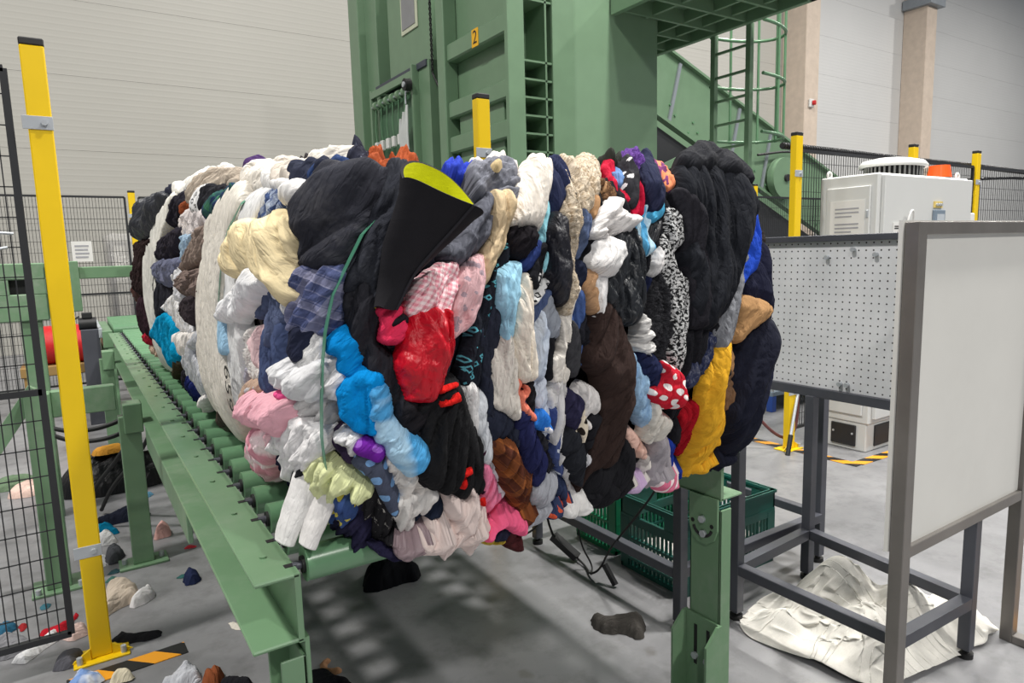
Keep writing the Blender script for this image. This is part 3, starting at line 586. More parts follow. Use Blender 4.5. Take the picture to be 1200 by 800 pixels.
bc = MB().cyl((5.33, 1.33, 1.91), (5.33, 1.33, 1.93), .075, 20).build('beacon_base', BLACKP, CB); MB().cyl((5.33, 1.33, 1.93), (5.33, 1.33, 2.02), .085, 20, .07).build('orange_lens', ORANGE, bc)
for ex, ey in ((4.24, 1.55), (5.37, 1.22)): MB().tube([(ex+.022*math.cos(t), ey, 1.93+.022*math.sin(t)) for t in np.linspace(0, 2*math.pi, 13)[:-1]], .009, 6, closed=True).build('lifting_eye', PAPER, CB)
jb = MB().box(5.45, 5.70, 1.22, 1.5, 1.0, 1.66, .008).build('junction_box', PAPER, CB)
for i in range(2): MB().cyl((5.66, 1.22, 1.50+.05*i), (5.66, 1.215, 1.50+.05*i), .014, 10).build('cable_gland', BLACKP, jb)
# ------------------------------------------------------------------ work tables, pegboard, white partition
def stool_leg(x, y, z0, z1, parent, mat=None, a=.04, foot=True):
    lg = MB().box(x-a/2, x+a/2, y-a/2, y+a/2, z0 if not foot else .03, z1, .002).build('leg', mat or DSTEEL, parent)
    if foot: MB().cyl((x, y, 0), (x, y, .018), .026, 14).cyl((x, y, .018), (x, y, .03), .012, 10).build('levelling_foot', RUBBER, lg)
    return lg
T1 = empty('table_frame', (1.97, .88, 0), 'dark steel table frame holding the green crates beside the bale', 'table')
for x, y in ((1.52, .41), (2.45, .43), (1.52, 1.36), (2.45, 1.36)): stool_leg(x, y, 0, .80, T1)
for z in (.22,):
    for x in (1.52, 2.45): MB().box(x-.02, x+.02, .43, 1.34, z-.02, z+.02, .002).build('side_bar', DSTEEL, T1)
    for y in (.42, 1.36): MB().box(1.54, 2.43, y-.02, y+.02, z-.02, z+.02, .002).build('cross_bar', DSTEEL, T1)
T2 = empty('table_frame', (2.0, .02, 0), 'dark steel table frame standing over the white sheet', 'table')
for x, y in ((1.75, .33), (2.26, .36), (2.19, -.30), (1.735, -.285)): stool_leg(x, y, 0, .82, T2)
MB().box(1.73, 1.77, -.265, .31, .19, .23, .002).build('side_bar', DSTEEL, T2); MB().bar((2.19, -.28, .21), (2.26, .34, .21), .04, .04).build('side_bar', DSTEEL, T2)
MB().bar((1.755, -.285, .21), (2.17, -.30, .21), .04, .04).build('cross_bar', DSTEEL, T2); MB().bar((1.77, .33, .21), (2.24, .36, .21), .04, .04).build('cross_bar', DSTEEL, T2)
def peg_mat():
    m, nt, b = base_mat('pegboard_white_steel', .4); pos = geo_pos(nt); sx = nd(nt, 'ShaderNodeSeparateXYZ'); nt.links.new(pos, sx.inputs[0])
    def cell(v, s): return mth(nt, 'SUBTRACT', mth(nt, 'FRACT', mth(nt, 'MULTIPLY', v, s)), .5)
    du = cell(sx.outputs['Y'], 34.); dv = cell(sx.outputs['Z'], 34.)
    d = mth(nt, 'SQRT', mth(nt, 'ADD', mth(nt, 'MULTIPLY', du, du), mth(nt, 'MULTIPLY', dv, dv)))
    hole = mth(nt, 'LESS_THAN', d, .115)
    c = ramp(nt, noise(nt, pos, 6, 5), [(.35, lin((205, 207, 210))), (.7, lin((222, 223, 226)))])
    c = mixc(nt, ramp(nt, noise(nt, pos, 3.2, 5), [(.62, (0, 0, 0)), (.8, (.4, .4, .4))]), c, lin((176, 172, 164)))
    nt.links.new(mixc(nt, hole, c, lin((52, 50, 50))), b.inputs['Base Color']); return m
PB = empty('pegboard', (2.28, .2, .82), 'white perforated steel pegboard in a dark frame above the table frame', 'pegboard')
MB().box(2.275, 2.285, -.31, .78, .85, 1.47).build('perforated_sheet', peg_mat(), PB)
MB().box(2.255, 2.295, -.32, .79, .815, .855, .002).build('bottom_rail', DSTEEL, PB); MB().box(2.255, 2.295, -.32, .79, 1.465, 1.49, .002).build('top_rail', DSTEEL, PB)
for y in (-.32, .79): MB().box(2.257, 2.293, y-.015, y+.015, .855, 1.465, .002).build('side_rail', DSTEEL, PB)
for y, z in ((.32, 1.40), (.21, 1.43), (.12, 1.41), (.245, .885), (.215, .885)):
    MB().cyl((2.275, y, z), (2.258, y, z), .009, 10).build('screw_head', ZINC, PB)
WP = empty('white_partition', (2.02, -.34, 0), 'white board partition in a bare steel tube frame', 'partition')
PX0, PX1, PY = 1.625, 2.43, -.34
for x in (PX0, PX1): MB().box(x-.022, x+.022, PY-.02, PY+.02, 0, 1.51, .002).build('post', RSTEEL, WP)
MB().box(PX0+.022, PX1-.022, PY-.018, PY+.018, 1.475, 1.51, .002).build('top_rail', RSTEEL, WP); MB().box(PX0+.022, PX1-.022, PY-.018, PY+.018, .54, .575, .002).build('bottom_rail', RSTEEL, WP)
MB().box(PX0+.022, PX1-.022, PY-.004, PY+.006, .575, 1.475).build('board', WHITEB, WP)
MB().box(PX0-.03, PX1+.02, PY+.0205, PY+.032, .56, 1.515).build('back_board', WHITEB, WP)
for x in (PX0, PX1): MB().box(x-.022, x+.022, PY-.40, PY-.02, 0, .03, .002).build('foot', RSTEEL, WP)
# ------------------------------------------------------------------ crates
def crate(x0, x1, y0, y1, z0, h, mat, label):
    c = empty('plastic_crate', ((x0+x1)/2, (y0+y1)/2, z0), label, 'crate', 'green plastic crates under the table')
    MB().box(x0+.012, x1-.012, y0+.012, y1-.012, z0, z0+.012).build('floor_plate', mat, c)
    for ax_ in (0, 1):
        for e in (0, 1):
            m = MB(); a0, a1 = (x0, x1) if ax_ == 0 else (y0, y1); t0 = (y0 if e == 0 else y1-.01) if ax_ == 0 else (x0 if e == 0 else x1-.01)
            def bx(a, b, za, zb, g=0.):
                if ax_ == 0: m.box(a, b, t0-g, t0+.01+g, za, zb)
                else: m.box(t0-g, t0+.01+g, a, b, za, zb)
            L = a1-a0; mid = (a0+a1)/2
            bx(a0, a1, z0, z0+.02); bx(a0, a0+.05, z0+.02, z0+h-.1, .003); bx(a1-.05, a1, z0+.02, z0+h-.1, .003); bx(a0, a1, z0+.05, z0+.062, .004); bx(a0, a1, z0+.145, z0+.157, .004)
            bx(a0, a1, z0+h-.125, z0+h-.085, .002); bx(a0, mid-.075, z0+h-.085, z0+h-.03); bx(mid+.075, a1, z0+h-.085, z0+h-.03); bx(a0, a1, z0+h-.03, z0+h)
            bx(a0-.004, a1+.004, z0+h-.012, z0+h, .008)
            n = int((L-.1)/.024)
            for i in range(n): q = a0+.05+(i+.5)*(L-.1)/n; bx(q-.0045, q+.0045, z0+.02, z0+h-.12)
            m.build('slatted_side', mat, c)
    return c
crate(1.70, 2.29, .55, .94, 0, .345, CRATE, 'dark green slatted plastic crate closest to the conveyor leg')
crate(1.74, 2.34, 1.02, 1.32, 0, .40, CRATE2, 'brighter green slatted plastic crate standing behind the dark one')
# ------------------------------------------------------------------ cloth on the floor
FAB = {}
def fabric(rgb, gloss=.9, pat=None, crease_=1.):
    key = (rgb, gloss, pat, crease_)
    if key in FAB: return FAB[key]
    m, nt, b = base_mat('fabric_%d' % len(FAB), gloss, 0, .35 if gloss < .6 else .15)
    uvn = nd(nt, 'ShaderNodeUVMap'); uv = uvn.outputs[0]; c = lin(rgb)
    n = noise(nt, uv, 24, 4, .6); col = ramp(nt, n, [(.25, tuple(v*.86 for v in c)), (.75, tuple(min(1, v*1.08) for v in c))]); bs, bd = .25, .0015
    h = noise(nt, uv, 520, 2)
    if pat:
        kind, rgb2 = pat; c2 = lin(rgb2); sx = nd(nt, 'ShaderNodeSeparateXYZ'); nt.links.new(uv, sx.inputs[0]); U, V_ = sx.outputs['X'], sx.outputs['Y']
        def fr(v, s, th): return mth(nt, 'LESS_THAN', mth(nt, 'FRACT', mth(nt, 'MULTIPLY', v, s)), th)
        if kind == 'plaid':
            f = mth(nt, 'ADD', mth(nt, 'MULTIPLY', fr(U, 21, .3), .42), mth(nt, 'MULTIPLY', fr(V_, 21, .3), .42)); f = mth(nt, 'ADD', f, mth(nt, 'MULTIPLY', fr(U, 63, .15), .25))
            col = mixc(nt, mth(nt, 'MINIMUM', f, 1.), col, c2)
        elif kind == 'gingham': col = mixc(nt, mth(nt, 'ADD', mth(nt, 'MULTIPLY', fr(U, 95, .5), .5), mth(nt, 'MULTIPLY', fr(V_, 95, .5), .5)), col, c2)
        elif kind == 'stripe': col = mixc(nt, fr(V_, 38, .45), col, c2)
        elif kind in ('dots', 'floral', 'print'):
            vo = nd(nt, 'ShaderNodeTexVoronoi'); vo.inputs['Scale'].default_value = {'dots': 38, 'floral': 46, 'print': 60}[kind]; vo.inputs['Randomness'].default_value = {'dots': .25, 'floral': .95, 'print': .7}[kind]
            if kind == 'print': vo.distance = 'MANHATTAN'
            nt.links.new(uv, vo.inputs['Vector']); dd = vo.outputs['Distance']
            if kind == 'floral': dd = mth(nt, 'ADD', dd, mth(nt, 'MULTIPLY', noise(nt, uv, 160, 2), .25)); lim = .42
            elif kind == 'print': dd = mth(nt, 'ABSOLUTE', mth(nt, 'SUBTRACT', dd, .42)); lim = .11
            else: lim = .30
            col = mixc(nt, mth(nt, 'LESS_THAN', dd, lim), col, c2)
        elif kind == 'tweed':
            f = ramp(nt, noise(nt, uv, 150, 2, .6), [(.47, (0, 0, 0)), (.53, (1, 1, 1))]); col = mixc(nt, f, col, c2)
        elif kind == 'speck': col = mixc(nt, ramp(nt, noise(nt, uv, 70, 4, .7), [(.6, (0, 0, 0)), (.66, (1, 1, 1))]), col, c2)
        elif kind == 'stain': col = mixc(nt, mth(nt, 'MULTIPLY', ramp(nt, noise(nt, uv, 9, 5, .7), [(.52, (0, 0, 0)), (.8, (1, 1, 1))]), .7), col, c2)
        elif kind == 'blotch': col = mixc(nt, ramp(nt, noise(nt, uv, 11, 2), [(.5, (0, 0, 0)), (.58, (1, 1, 1))]), col, c2)
        elif kind == 'shaggy':
            h = noise(nt, uv, 130, 3, .6, 1.5); bs, bd = .9, .006; col = mixc(nt, ramp(nt, h, [(.35, (1, 1, 1)), (.6, (0, 0, 0))]), col, c2)
    nt.links.new(col, b.inputs['Base Color'])
    def crease(sx_, sy_):
        mp = nd(nt, 'ShaderNodeMapping'); mp.inputs['Scale'].default_value = (sx_, sy_, 1); nt.links.new(uv, mp.inputs['Vector'])
        return mth(nt, 'ABSOLUTE', mth(nt, 'SUBTRACT', noise(nt, mp.outputs[0], 1, 2, .5, .5), .5))
    wr_ = mth(nt, 'ADD', crease(9, 42), mth(nt, 'MULTIPLY', crease(30, 95), .5))
    bp = nd(nt, 'ShaderNodeBump'); bp.inputs['Strength'].default_value = .8*crease_; bp.inputs['Distance'].default_value = .022; nt.links.new(wr_, bp.inputs['Height'])
    b2 = nd(nt, 'ShaderNodeBump'); b2.inputs['Strength'].default_value = bs; b2.inputs['Distance'].default_value = bd; nt.links.new(h, b2.inputs['Height']); nt.links.new(bp.outputs[0], b2.inputs['Normal']); nt.links.new(b2.outputs[0], b.inputs['Normal']); FAB[key] = m; return m
def floor_cloth(name, cat, label, pts, rgb, th=.03, amp=.012, wl=.06, fold=20, pat=None, hum=None, gloss=.9, edge=.03, step=.006, z0=0., group=None, grow=0., crease=.8):
    seed = abs(hash_(label)) % 97
    V, F, h, d, AB = cloth_patch(pts, step, th*1.9, amp*1.3, wl, fold, seed, edge, .004, grow)
    if hum is not None: h = h+hum(V)*np.clip(d/.12, 0, 1)**.7
    h = np.maximum(h, .004)*np.sqrt(np.clip(d/.010, 0, 1))+.002
    P = np.column_stack([V, h+z0]); o = link_mesh(name, P, F, fabric(rgb, gloss, pat, crease), None, True, AB)
    return tag(o, label, cat, group)
def hash_(s):
    v = 7
    for ch in s: v = (v*131+ord(ch)) % 1000003
    return v
def blob(cx, cy, a, b, rot=0., n=9, irr=.2, seed=0):
    r = random.Random(seed+int(cx*971)+int(cy*577)); c, s = math.cos(math.radians(rot)), math.sin(math.radians(rot)); out = []
    for i in range(n):
        t = 2*math.pi*i/n; k = 1+r.uniform(-irr, irr); x, y = a*k*math.cos(t), b*k*math.sin(t); out.append((cx+x*c-y*s, cy+x*s+y*c))
    return out
def sockpts(cx, cy, L, wd, rot):   # an L-shaped sock lying on its side
    P = [(-.5*L, -.5*wd), (.12*L, -.5*wd), (.3*L, -.75*wd), (.5*L, -1.15*wd), (.62*L, -.9*wd), (.5*L, .1*wd), (.3*L, .5*wd), (-.5*L, .5*wd)]
    c, s = math.cos(math.radians(rot)), math.sin(math.radians(rot)); return [(cx+x*c-y*s, cy+x*s+y*c) for x, y in P]
FG = 'stray clothes on the floor'
FO_ = {  # outlines on the floor, metres
'sweaterB': [(-0.337, 2.033), (-0.292, 2.111), (-0.233, 2.088), (-0.2, 1.998), (-0.216, 1.919), (-0.276, 1.89), (-0.34, 1.847)],
'sockW': [(-0.247, 1.888), (-0.214, 1.942), (-0.173, 1.993), (-0.146, 1.964), (-0.147, 1.91), (-0.181, 1.874), (-0.232, 1.856)],
'sockK': [(-0.329, 1.611), (-0.29, 1.67), (-0.239, 1.623), (-0.161, 1.588), (-0.159, 1.549), (-0.219, 1.543), (-0.304, 1.572)],
'ballN': [(-0.022, 2.014), (0.004, 2.045), (0.042, 2.002), (0.052, 1.961), (0.018, 1.929), (-0.021, 1.948)],
'ballP': [(-0.072, 2.7), (-0.032, 2.718), (0.003, 2.691), (-0.007, 2.603), (-0.082, 2.592)],
'legN': [(-0.337, 2.999), (-0.262, 3.038), (-0.166, 3.115), (-0.109, 3.074), (-0.054, 3.027), (-0.122, 2.98), (-0.24, 2.978), (-0.327, 2.963)],
'teal': [(-0.351, 2.913), (-0.278, 2.91), (-0.232, 2.835), (-0.248, 2.814), (-0.309, 2.802), (-0.353, 2.811)],
'teeW': [(-0.34, 2.753), (-0.3, 2.812), (-0.261, 2.769), (-0.243, 2.688), (-0.29, 2.677), (-0.333, 2.684)],
'glov': [(-0.314, 2.49), (-0.281, 2.558), (-0.238, 2.525), (-0.227, 2.471), (-0.258, 2.407), (-0.302, 2.401)],
'napk': [(-0.351, 2.516), (-0.31, 2.546), (-0.313, 2.399), (-0.345, 2.404)],
'crem': [(-0.343, 1.332), (-0.314, 1.346), (-0.276, 1.325), (-0.267, 1.297), (-0.296, 1.289), (-0.341, 1.302)],
'teeG': [(-0.201, 1.187), (-0.15, 1.21), (-0.122, 1.253), (-0.087, 1.231), (-0.07, 1.168), (-0.087, 1.14), (-0.142, 1.15)],
'cuff': [(-0.067, 1.158), (-0.003, 1.146), (-0.016, 1.101), (-0.032, 1.066), (-0.077, 1.086)],
'tiB': [(-0.022, 1.085), (0.034, 1.071), (0.063, 1.024), (0.056, 0.995), (-0.02, 1.049)],
'trG': [(-0.713, 1.841), (-0.672, 1.868), (-0.636, 1.854), (-0.576, 1.787), (-0.605, 1.74), (-0.646, 1.715), (-0.705, 1.726)],
'sockWR': [(-0.639, 1.675), (-0.587, 1.739), (-0.541, 1.809), (-0.495, 1.832), (-0.497, 1.756), (-0.551, 1.702), (-0.6, 1.636)],
'red': [(-0.569, 1.841), (-0.528, 1.86), (-0.482, 1.877), (-0.438, 1.945), (-0.434, 1.907), (-0.463, 1.838), (-0.495, 1.788)],
'pinkS': [(-0.484, 1.753), (-0.451, 1.792), (-0.403, 1.8), (-0.4, 1.732), (-0.445, 1.711)],
'greyS': [(-0.513, 1.526), (-0.509, 1.583), (-0.47, 1.613), (-0.416, 1.603), (-0.427, 1.543), (-0.453, 1.504)],
'tealS': [(-0.717, 2.009), (-0.653, 2.006), (-0.636, 1.963), (-0.667, 1.924), (-0.712, 1.94)],
'cap': [(0.652, 1.498), (0.721, 1.556), (0.807, 1.562), (0.857, 1.518), (0.847, 1.465), (0.892, 1.408), (0.857, 1.359), (0.773, 1.365), (0.673, 1.371), (0.622, 1.402)],
'wool': [(1.27, 0.649), (1.298, 0.641), (1.325, 0.589), (1.399, 0.559), (1.432, 0.562), (1.429, 0.499), (1.352, 0.437), (1.323, 0.45), (1.31, 0.495), (1.249, 0.55), (1.242, 0.599)],
'tan': [(0.293, 0.995), (0.338, 1.012), (0.341, 0.99), (0.305, 0.956), (0.349, 0.925), (0.345, 0.899), (0.297, 0.915)],
'sheet': [(1.666, 0.241), (1.714, 0.138), (1.74, 0.034), (1.747, -0.076), (1.758, -0.175), (1.805, -0.22), (1.949, -0.244), (2.062, -0.26), (2.191, -0.271), (2.25, -0.301), (2.309, -0.331), (2.416, -0.321), (2.502, -0.277), (2.522, -0.217), (2.445, -0.097), (2.418, 0.021), (2.348, 0.16), (2.173, 0.244), (2.12, 0.327), (1.974, 0.346), (1.807, 0.303)],
}
floor_cloth('knit_hat', 'hat', 'crumpled black knit cap on the floor under the front of the bale', FO_['cap'], (20, 21, 26), .10, .02, .07, group=FG, edge=.06)
floor_cloth('sock', 'sock', 'dark grey woollen sock on the floor beside the table frame leg', FO_['wool'], (66, 63, 60), .055, .007, .10, 150, group=FG, edge=.035)
floor_cloth('rolled_socks', 'sock', 'small rolled navy socks on the bare floor between conveyor legs', FO_['ballN'], (34, 42, 72), .07, .01, .03, edge=.045, group=FG)
floor_cloth('sock', 'sock', 'flat black ankle sock on the floor behind the hazard tape', FO_['sockK'], (30, 30, 33), .018, .006, group=FG)
floor_cloth('sweater', 'sweater', 'beige sweater crumpled on the floor between yellow post and conveyor leg', FO_['sweaterB'], (196, 182, 166), .05, .025, .08, 40, group=FG)
floor_cloth('sock', 'sock', 'thick white sock with pink edge lying on the beige sweater', FO_['sockW'], (228, 226, 226), .055, .01, edge=.035, group=FG)
floor_cloth('sleeve_cuff', 'knitwear', 'ribbed rust-brown knit cuff on the floor behind the hazard tape corner', FO_['cuff'], (140, 78, 48), .05, .012, .022, 95, group=FG)
floor_cloth('t_shirt', 'shirt', 'light grey t-shirt heaped on the floor next to the rust-brown cuff', FO_['teeG'], (196, 198, 204), .045, .02, .05, group=FG)
floor_cloth('tights', 'tights', 'black tights heaped on the floor beside the rust-brown cuff', FO_['tiB'], (30, 30, 34), .04, .01, group=FG)
floor_cloth('glove', 'glove', 'tan glove with two spread fingers on the floor under the conveyor end', FO_['tan'], (176, 132, 98), .02, .006, group=FG)
floor_cloth('leggings', 'leggings', 'black leggings on the floor at the foot of the conveyor end leg', blob(.24, .88, .12, .06, -25, 9, .2), (24, 24, 28), .04, .012, group=FG)
floor_cloth('rolled_socks', 'sock', 'cream rolled sock with a small print on the floor on the hazard tape', FO_['crem'], (222, 212, 186), .05, .01, .04, edge=.04, z0=.004, group=FG)
floor_cloth('sock', 'sock', 'dark grey fleece sock on the floor at the foot of the yellow post', FO_['greyS'], (84, 84, 90), .035, .008, group=FG)
floor_cloth('t_shirt', 'shirt', 'white baby t-shirt with blue print beside the cream rolled sock', blob(-.42, 1.36, .06, .05, 20, 9, .2), (214, 218, 226), .035, .015, .04, pat=('blotch', (120, 150, 200)), z0=.004, group=FG)
floor_cloth('sock', 'sock', 'white sock with a red heel on the floor under the mesh panel', FO_['sockWR'], (222, 222, 224), .03, .008, group=FG)
floor_cloth('top', 'top', 'red top scrap on the floor behind the white sock', FO_['red'], (180, 30, 44), .03, .012, group=FG)
floor_cloth('rolled_socks', 'sock', 'pale pink slipper sock on the floor touching the tall yellow post', FO_['pinkS'], (220, 192, 184), .055, .008, edge=.045, group=FG)
floor_cloth('trousers', 'trousers', 'grey trousers lying on the floor under the mesh panel', FO_['trG'], (128, 128, 132), .04, .02, .05, 20, group=FG)
floor_cloth('scarf', 'scarf', 'teal scarf scrap on the floor under the mesh panel', FO_['tealS'], (44, 92, 118), .03, .012, group=FG)
floor_cloth('rolled_socks', 'sock', 'balled pink socks on the floor beside the bolted conveyor leg', FO_['ballP'], (226, 176, 168), .09, .012, .05, edge=.055, group=FG)
floor_cloth('leggings', 'leggings', 'long dark navy leggings stretched on the floor behind the bolted conveyor leg', FO_['legN'], (32, 36, 50), .06, .015, group=FG)
floor_cloth('top', 'top', 'bright teal top on the floor in front of the dark navy leggings', FO_['teal'], (0, 110, 145), .045, .015, .04, group=FG)
floor_cloth('t_shirt', 'shirt', 'white t-shirt bunched on the floor in front of the teal top', FO_['teeW'], (206, 206, 206), .05, .018, .05, group=FG)
floor_cloth('gloves', 'glove', 'charcoal work gloves on the floor in front of the white t-shirt', FO_['glov'], (66, 68, 72), .06, .015, .04, group=FG)
floor_cloth('napkin', 'cloth', 'white cloth scrap under the charcoal work gloves', FO_['napk'], (214, 214, 214), .02, .008, group=FG)
floor_cloth('slipper', 'slipper', 'pale pink slipper on the floor beyond the green upright', blob(-.66, 3.95, .14, .09, 40, 9, .15), (212, 184, 172), .08, .012, edge=.06, group=FG)
floor_cloth('cap', 'cap', 'sage green cap on the floor beside the pale pink slipper', blob(-.78, 4.15, .13, .09, 20, 9, .15), (98, 118, 94), .08, .012, edge=.07, group=FG)
floor_cloth('bag', 'bag', 'black rubbish bag slumped on the floor under the conveyor', blob(-.18, 3.75, .34, .22, 10, 12, .12), (22, 22, 24), .22, .05, .12, gloss=.45, edge=.16, group=FG)
floor_cloth('hat', 'hat', 'yellow-orange hat lying on the black rubbish bag', blob(-.22, 3.72, .10, .06, 10, 9, .1), (214, 152, 60), .05, .008, z0=.235, edge=.04, group=FG)
floor_cloth('top', 'top', 'pink and white top lying on the black rubbish bag', blob(-.06, 3.68, .09, .05, 10, 9, .15), (226, 176, 186), .04, .01, pat=('blotch', (240, 236, 236)), z0=.225, group=FG)
floor_cloth('scarf', 'scarf', 'light blue cloth scrap on the floor behind the navy leggings', blob(-.08, 3.38, .06, .04, 10, 8, .2), (110, 164, 196), .03, .01, group=FG)
for i, (x, y, c) in enumerate(((.06, 2.38, (200, 60, 70)), (-.02, 2.05, (56, 100, 96)), (-.28, 2.3, (60, 90, 96)), (-.3, 2.22, (70, 110, 100)), (-.55, 2.1, (66, 116, 130)), (-.62, 1.95, (150, 40, 44)), (.10, 1.45, (214, 208, 196)))):
    floor_cloth('fabric_scrap', 'scrap', ['tiny red fabric scrap by the foot of the bolted conveyor leg', 'tiny green fabric scrap by the rolled navy socks', 'tiny teal fabric scrap by the charcoal gloves', 'tiny green-grey fabric scrap beside the beige sweater', 'tiny blue-green scrap behind the teal scarf', 'tiny dark red scrap under the mesh panel', 'torn off-white paper scrap beside the conveyor end'][i], blob(x, y, .03 if i < 6 else .05, .018 if i < 6 else .022, 20*i, 7, .3), c, .008, .004, .03, edge=.01, step=.006, group='fabric scraps on the floor')
floor_cloth('rag', 'cloth', 'white rags inside the dark green slatted crate', [(1.74, .59), (2.0, .58), (2.25, .59), (2.25, .90), (2.0, .91), (1.74, .90)], (214, 212, 206), .10, .03, .1, z0=.013, edge=.03)
# white sheet heaped under the table
def crumple(nu, nv, step, place, support, iters=220, seed=1, pull=.012, spread=1.):
    """A cloth grid of nu x nv, laid over `support` with more cloth than room, relaxed until it folds"""
    rs = np.random.RandomState(seed); u, v = np.meshgrid(np.linspace(-1, 1, nu), np.linspace(-1, 1, nv), indexing='ij')
    X, Y = place(u, v); A = np.stack([X, Y], -1)
    Z = support(X, Y)+.05+.11*pnoise(u*2.6+seed, v*2.6)+.02*pnoise(u*6+seed, v*6)
    P = np.stack([X, Y, Z], -1)
    def con(d0, d1, L, k):
        q0 = P[tuple(d0)]; q1 = P[tuple(d1)]; d = q1-q0; n = np.linalg.norm(d, axis=-1, keepdims=True)+1e-9; c = d/n*(n-L)*.5*k; return c
    S_ = slice
    sets = []
    for off in (0, 1):
        sets.append(((S_(off, nu-1, 2), S_(None)), (S_(off+1, nu, 2), S_(None)), step, 1.)); sets.append(((S_(None), S_(off, nv-1, 2)), (S_(None), S_(off+1, nv, 2)), step, 1.))
    for off in (0, 1):
        sets.append(((S_(off, nu-1, 2), S_(0, nv-1)), (S_(off+1, nu, 2), S_(1, nv)), step*1.414, .6)); sets.append(((S_(off, nu-1, 2), S_(1, nv)), (S_(off+1, nu, 2), S_(0, nv-1)), step*1.414, .6))
    for it in range(iters):
        P[..., 2] -= .0012; P[..., :2] += (A-P[..., :2])*pull
        for rep_ in range(3):
            for d0, d1, L, k in sets:
                a_ = list(d0); b_ = list(d1); q0 = P[a_[0], a_[1]]; q1 = P[b_[0], b_[1]]
                m0 = min(q0.shape[0], q1.shape[0]); m1 = min(q0.shape[1], q1.shape[1]); q0 = q0[:m0, :m1]; q1 = q1[:m0, :m1]
                d = q1-q0; n = np.linalg.norm(d, axis=-1, keepdims=True)+1e-9; c = d/n*(n-L)*.5*k; q0 += c; q1 -= c
        lap = (P[:-2, 1:-1]+P[2:, 1:-1]+P[1:-1, :-2]+P[1:-1, 2:])/4-P[1:-1, 1:-1]; P[1:-1, 1:-1] += lap*(.5 if it < iters*.8 else .25)
        P[..., 2] = np.maximum(P[..., 2], support(P[..., 0], P[..., 1])+.004)
    return P
def sheet_support(x, y):
    g = lambda cx, cy, sx, sy, a: a*np.exp(-((x-cx)/sx)**2-((y-cy)/sy)**2)
    return np.maximum.reduce([g(2.06, .10, .16, .14, .25), g(1.98, -.06, .17, .13, .15), g(2.20, -.08, .14, .13, .18), g(2.36, -.18, .09, .10, .15), g(1.84, .16, .07, .10, .07), np.zeros_like(x)])
def sheet_place(u, v):
    r = np.maximum(np.abs(u), np.abs(v)); t = np.arctan2(v, u); q = np.array(FO_['sheet'])*.97+np.array([[2.06, .0]])*.03; c = np.array([2.06, .02]); ang = np.arctan2(q[:, 1]-c[1], q[:, 0]-c[0]); rad = np.hypot(q[:, 0]-c[0], q[:, 1]-c[1]); o_ = np.argsort(ang)
    an = np.concatenate([ang[o_]-2*np.pi, ang[o_], ang[o_]+2*np.pi]); ra = np.tile(rad[o_], 3); R = np.interp(t, an, ra)*r; return c[0]+R*np.cos(t), c[1]+R*np.sin(t)
PS = crumple(84, 70, .0142, sheet_place, sheet_support)
PS[..., 1] = np.maximum(PS[..., 1], -.305+.01*np.sin(PS[..., 0]*40)); nu, nv = PS.shape[:2]; uu, vv = np.meshgrid(np.arange(nu)*.0142, np.arange(nv)*.0142, indexing='ij')
so = link_mesh('bed_sheet', PS.reshape(-1, 3), [(i*nv+j, (i+1)*nv+j, (i+1)*nv+j+1, i*nv+j+1) for i in range(nu-1) for j in range(nv-1)], fabric((228, 225, 217), .9, None, .15), None, True, np.stack([uu.ravel(), vv.ravel()], 1))
sd_ = so.modifiers.new('smooth', 'SUBSURF'); sd_.levels = 1; sd_.render_levels = 1
tag(so, 'large white sheet heaped under the open table frame', 'sheet')
# ------------------------------------------------------------------ power supply and cables under the bale
pa = empty('power_adapter', (1.54, 1.15, 0), 'black power adapter with cables hanging by the table bar', 'adapter')
MB().bar((1.50, 1.20, .10), (1.55, 1.08, .022), .045, .03).build('brick', BLACKP, pa)
MB().tube([(1.50, 1.20, .10), (1.50, 1.24, .16), (1.52, 1.30, .24)], .006, 6, smooth_n=2).build('cable', RUBBER, pa)
MB().tube([(1.55, 1.08, .02), (1.54, 1.0, .008), (1.50, .93, .012), (1.50, .86, .06), (1.50, .80, .17), (1.505, .75, .24), (1.51, .62, .40), (1.5, .5, .55), (1.5, .44, .72)], .005, 6, smooth_n=3).build('cable', RUBBER, pa)
MB().tube([(1.505, 1.02, .24), (1.51, 1.0, .12), (1.56, .98, .02), (1.52, .94, .008)], .004, 6, smooth_n=3).build('cable', RUBBER, pa)
MB().bar((1.515, .845, .09), (1.53, .79, .012), .02, .02).build('plug', BLACKP, pa)
MB().tube([(1.35, 1.5, .008), (1.40, 1.42, .03), (1.48, 1.32, .09), (1.50, 1.24, .235)], .005, 6, smooth_n=3).build('cable', RUBBER, pa)
rc = MB().tube([(3.5, 1.85, .55), (3.68, 1.7, .25), (3.80, 1.62, .10), (3.92, 1.58, .06), (4.0, 1.585, .18), (4.02, 1.6, .45), (4.0, 1.62, .8)], .011, 8, smooth_n=3).build('air_hose', paint('dark_red_rubber', (96, 52, 50), .5), label='dark red air hose looping behind the bale beside a yellow post', cat='hose')
st_ = empty('scraper_pole', (3.78, 1.45, 0), 'silver pole with black rubber grip leaning by the yellow post', 'pole')
MB().cyl((3.74, 1.48, .0), (3.80, 1.50, .13), .016, 10).build('grip', RUBBER, st_); MB().cyl((3.80, 1.50, .13), (4.02, 1.57, .60), .011, 10).build('pole', ZINC, st_)
bb = empty('wire_trolley', (5.2, 2.6, 0), 'wire trolley with blue corner bumpers behind the fence', 'trolley')
MB().box(4.7, 5.9, 2.3, 2.9, .14, .18, .004).build('deck', paint('blue_grey_frame', (120, 134, 148), .4), bb)
for x in (4.7, 5.84):
    for y in (2.3, 2.84):
        MB().box(x, x+.06, y, y+.06, 0, .14, .004).build('blue_foot', BLUE, bb); MB().box(x+.015, x+.045, y+.015, y+.045, .18, .95).build('upright', ZINC, bb)
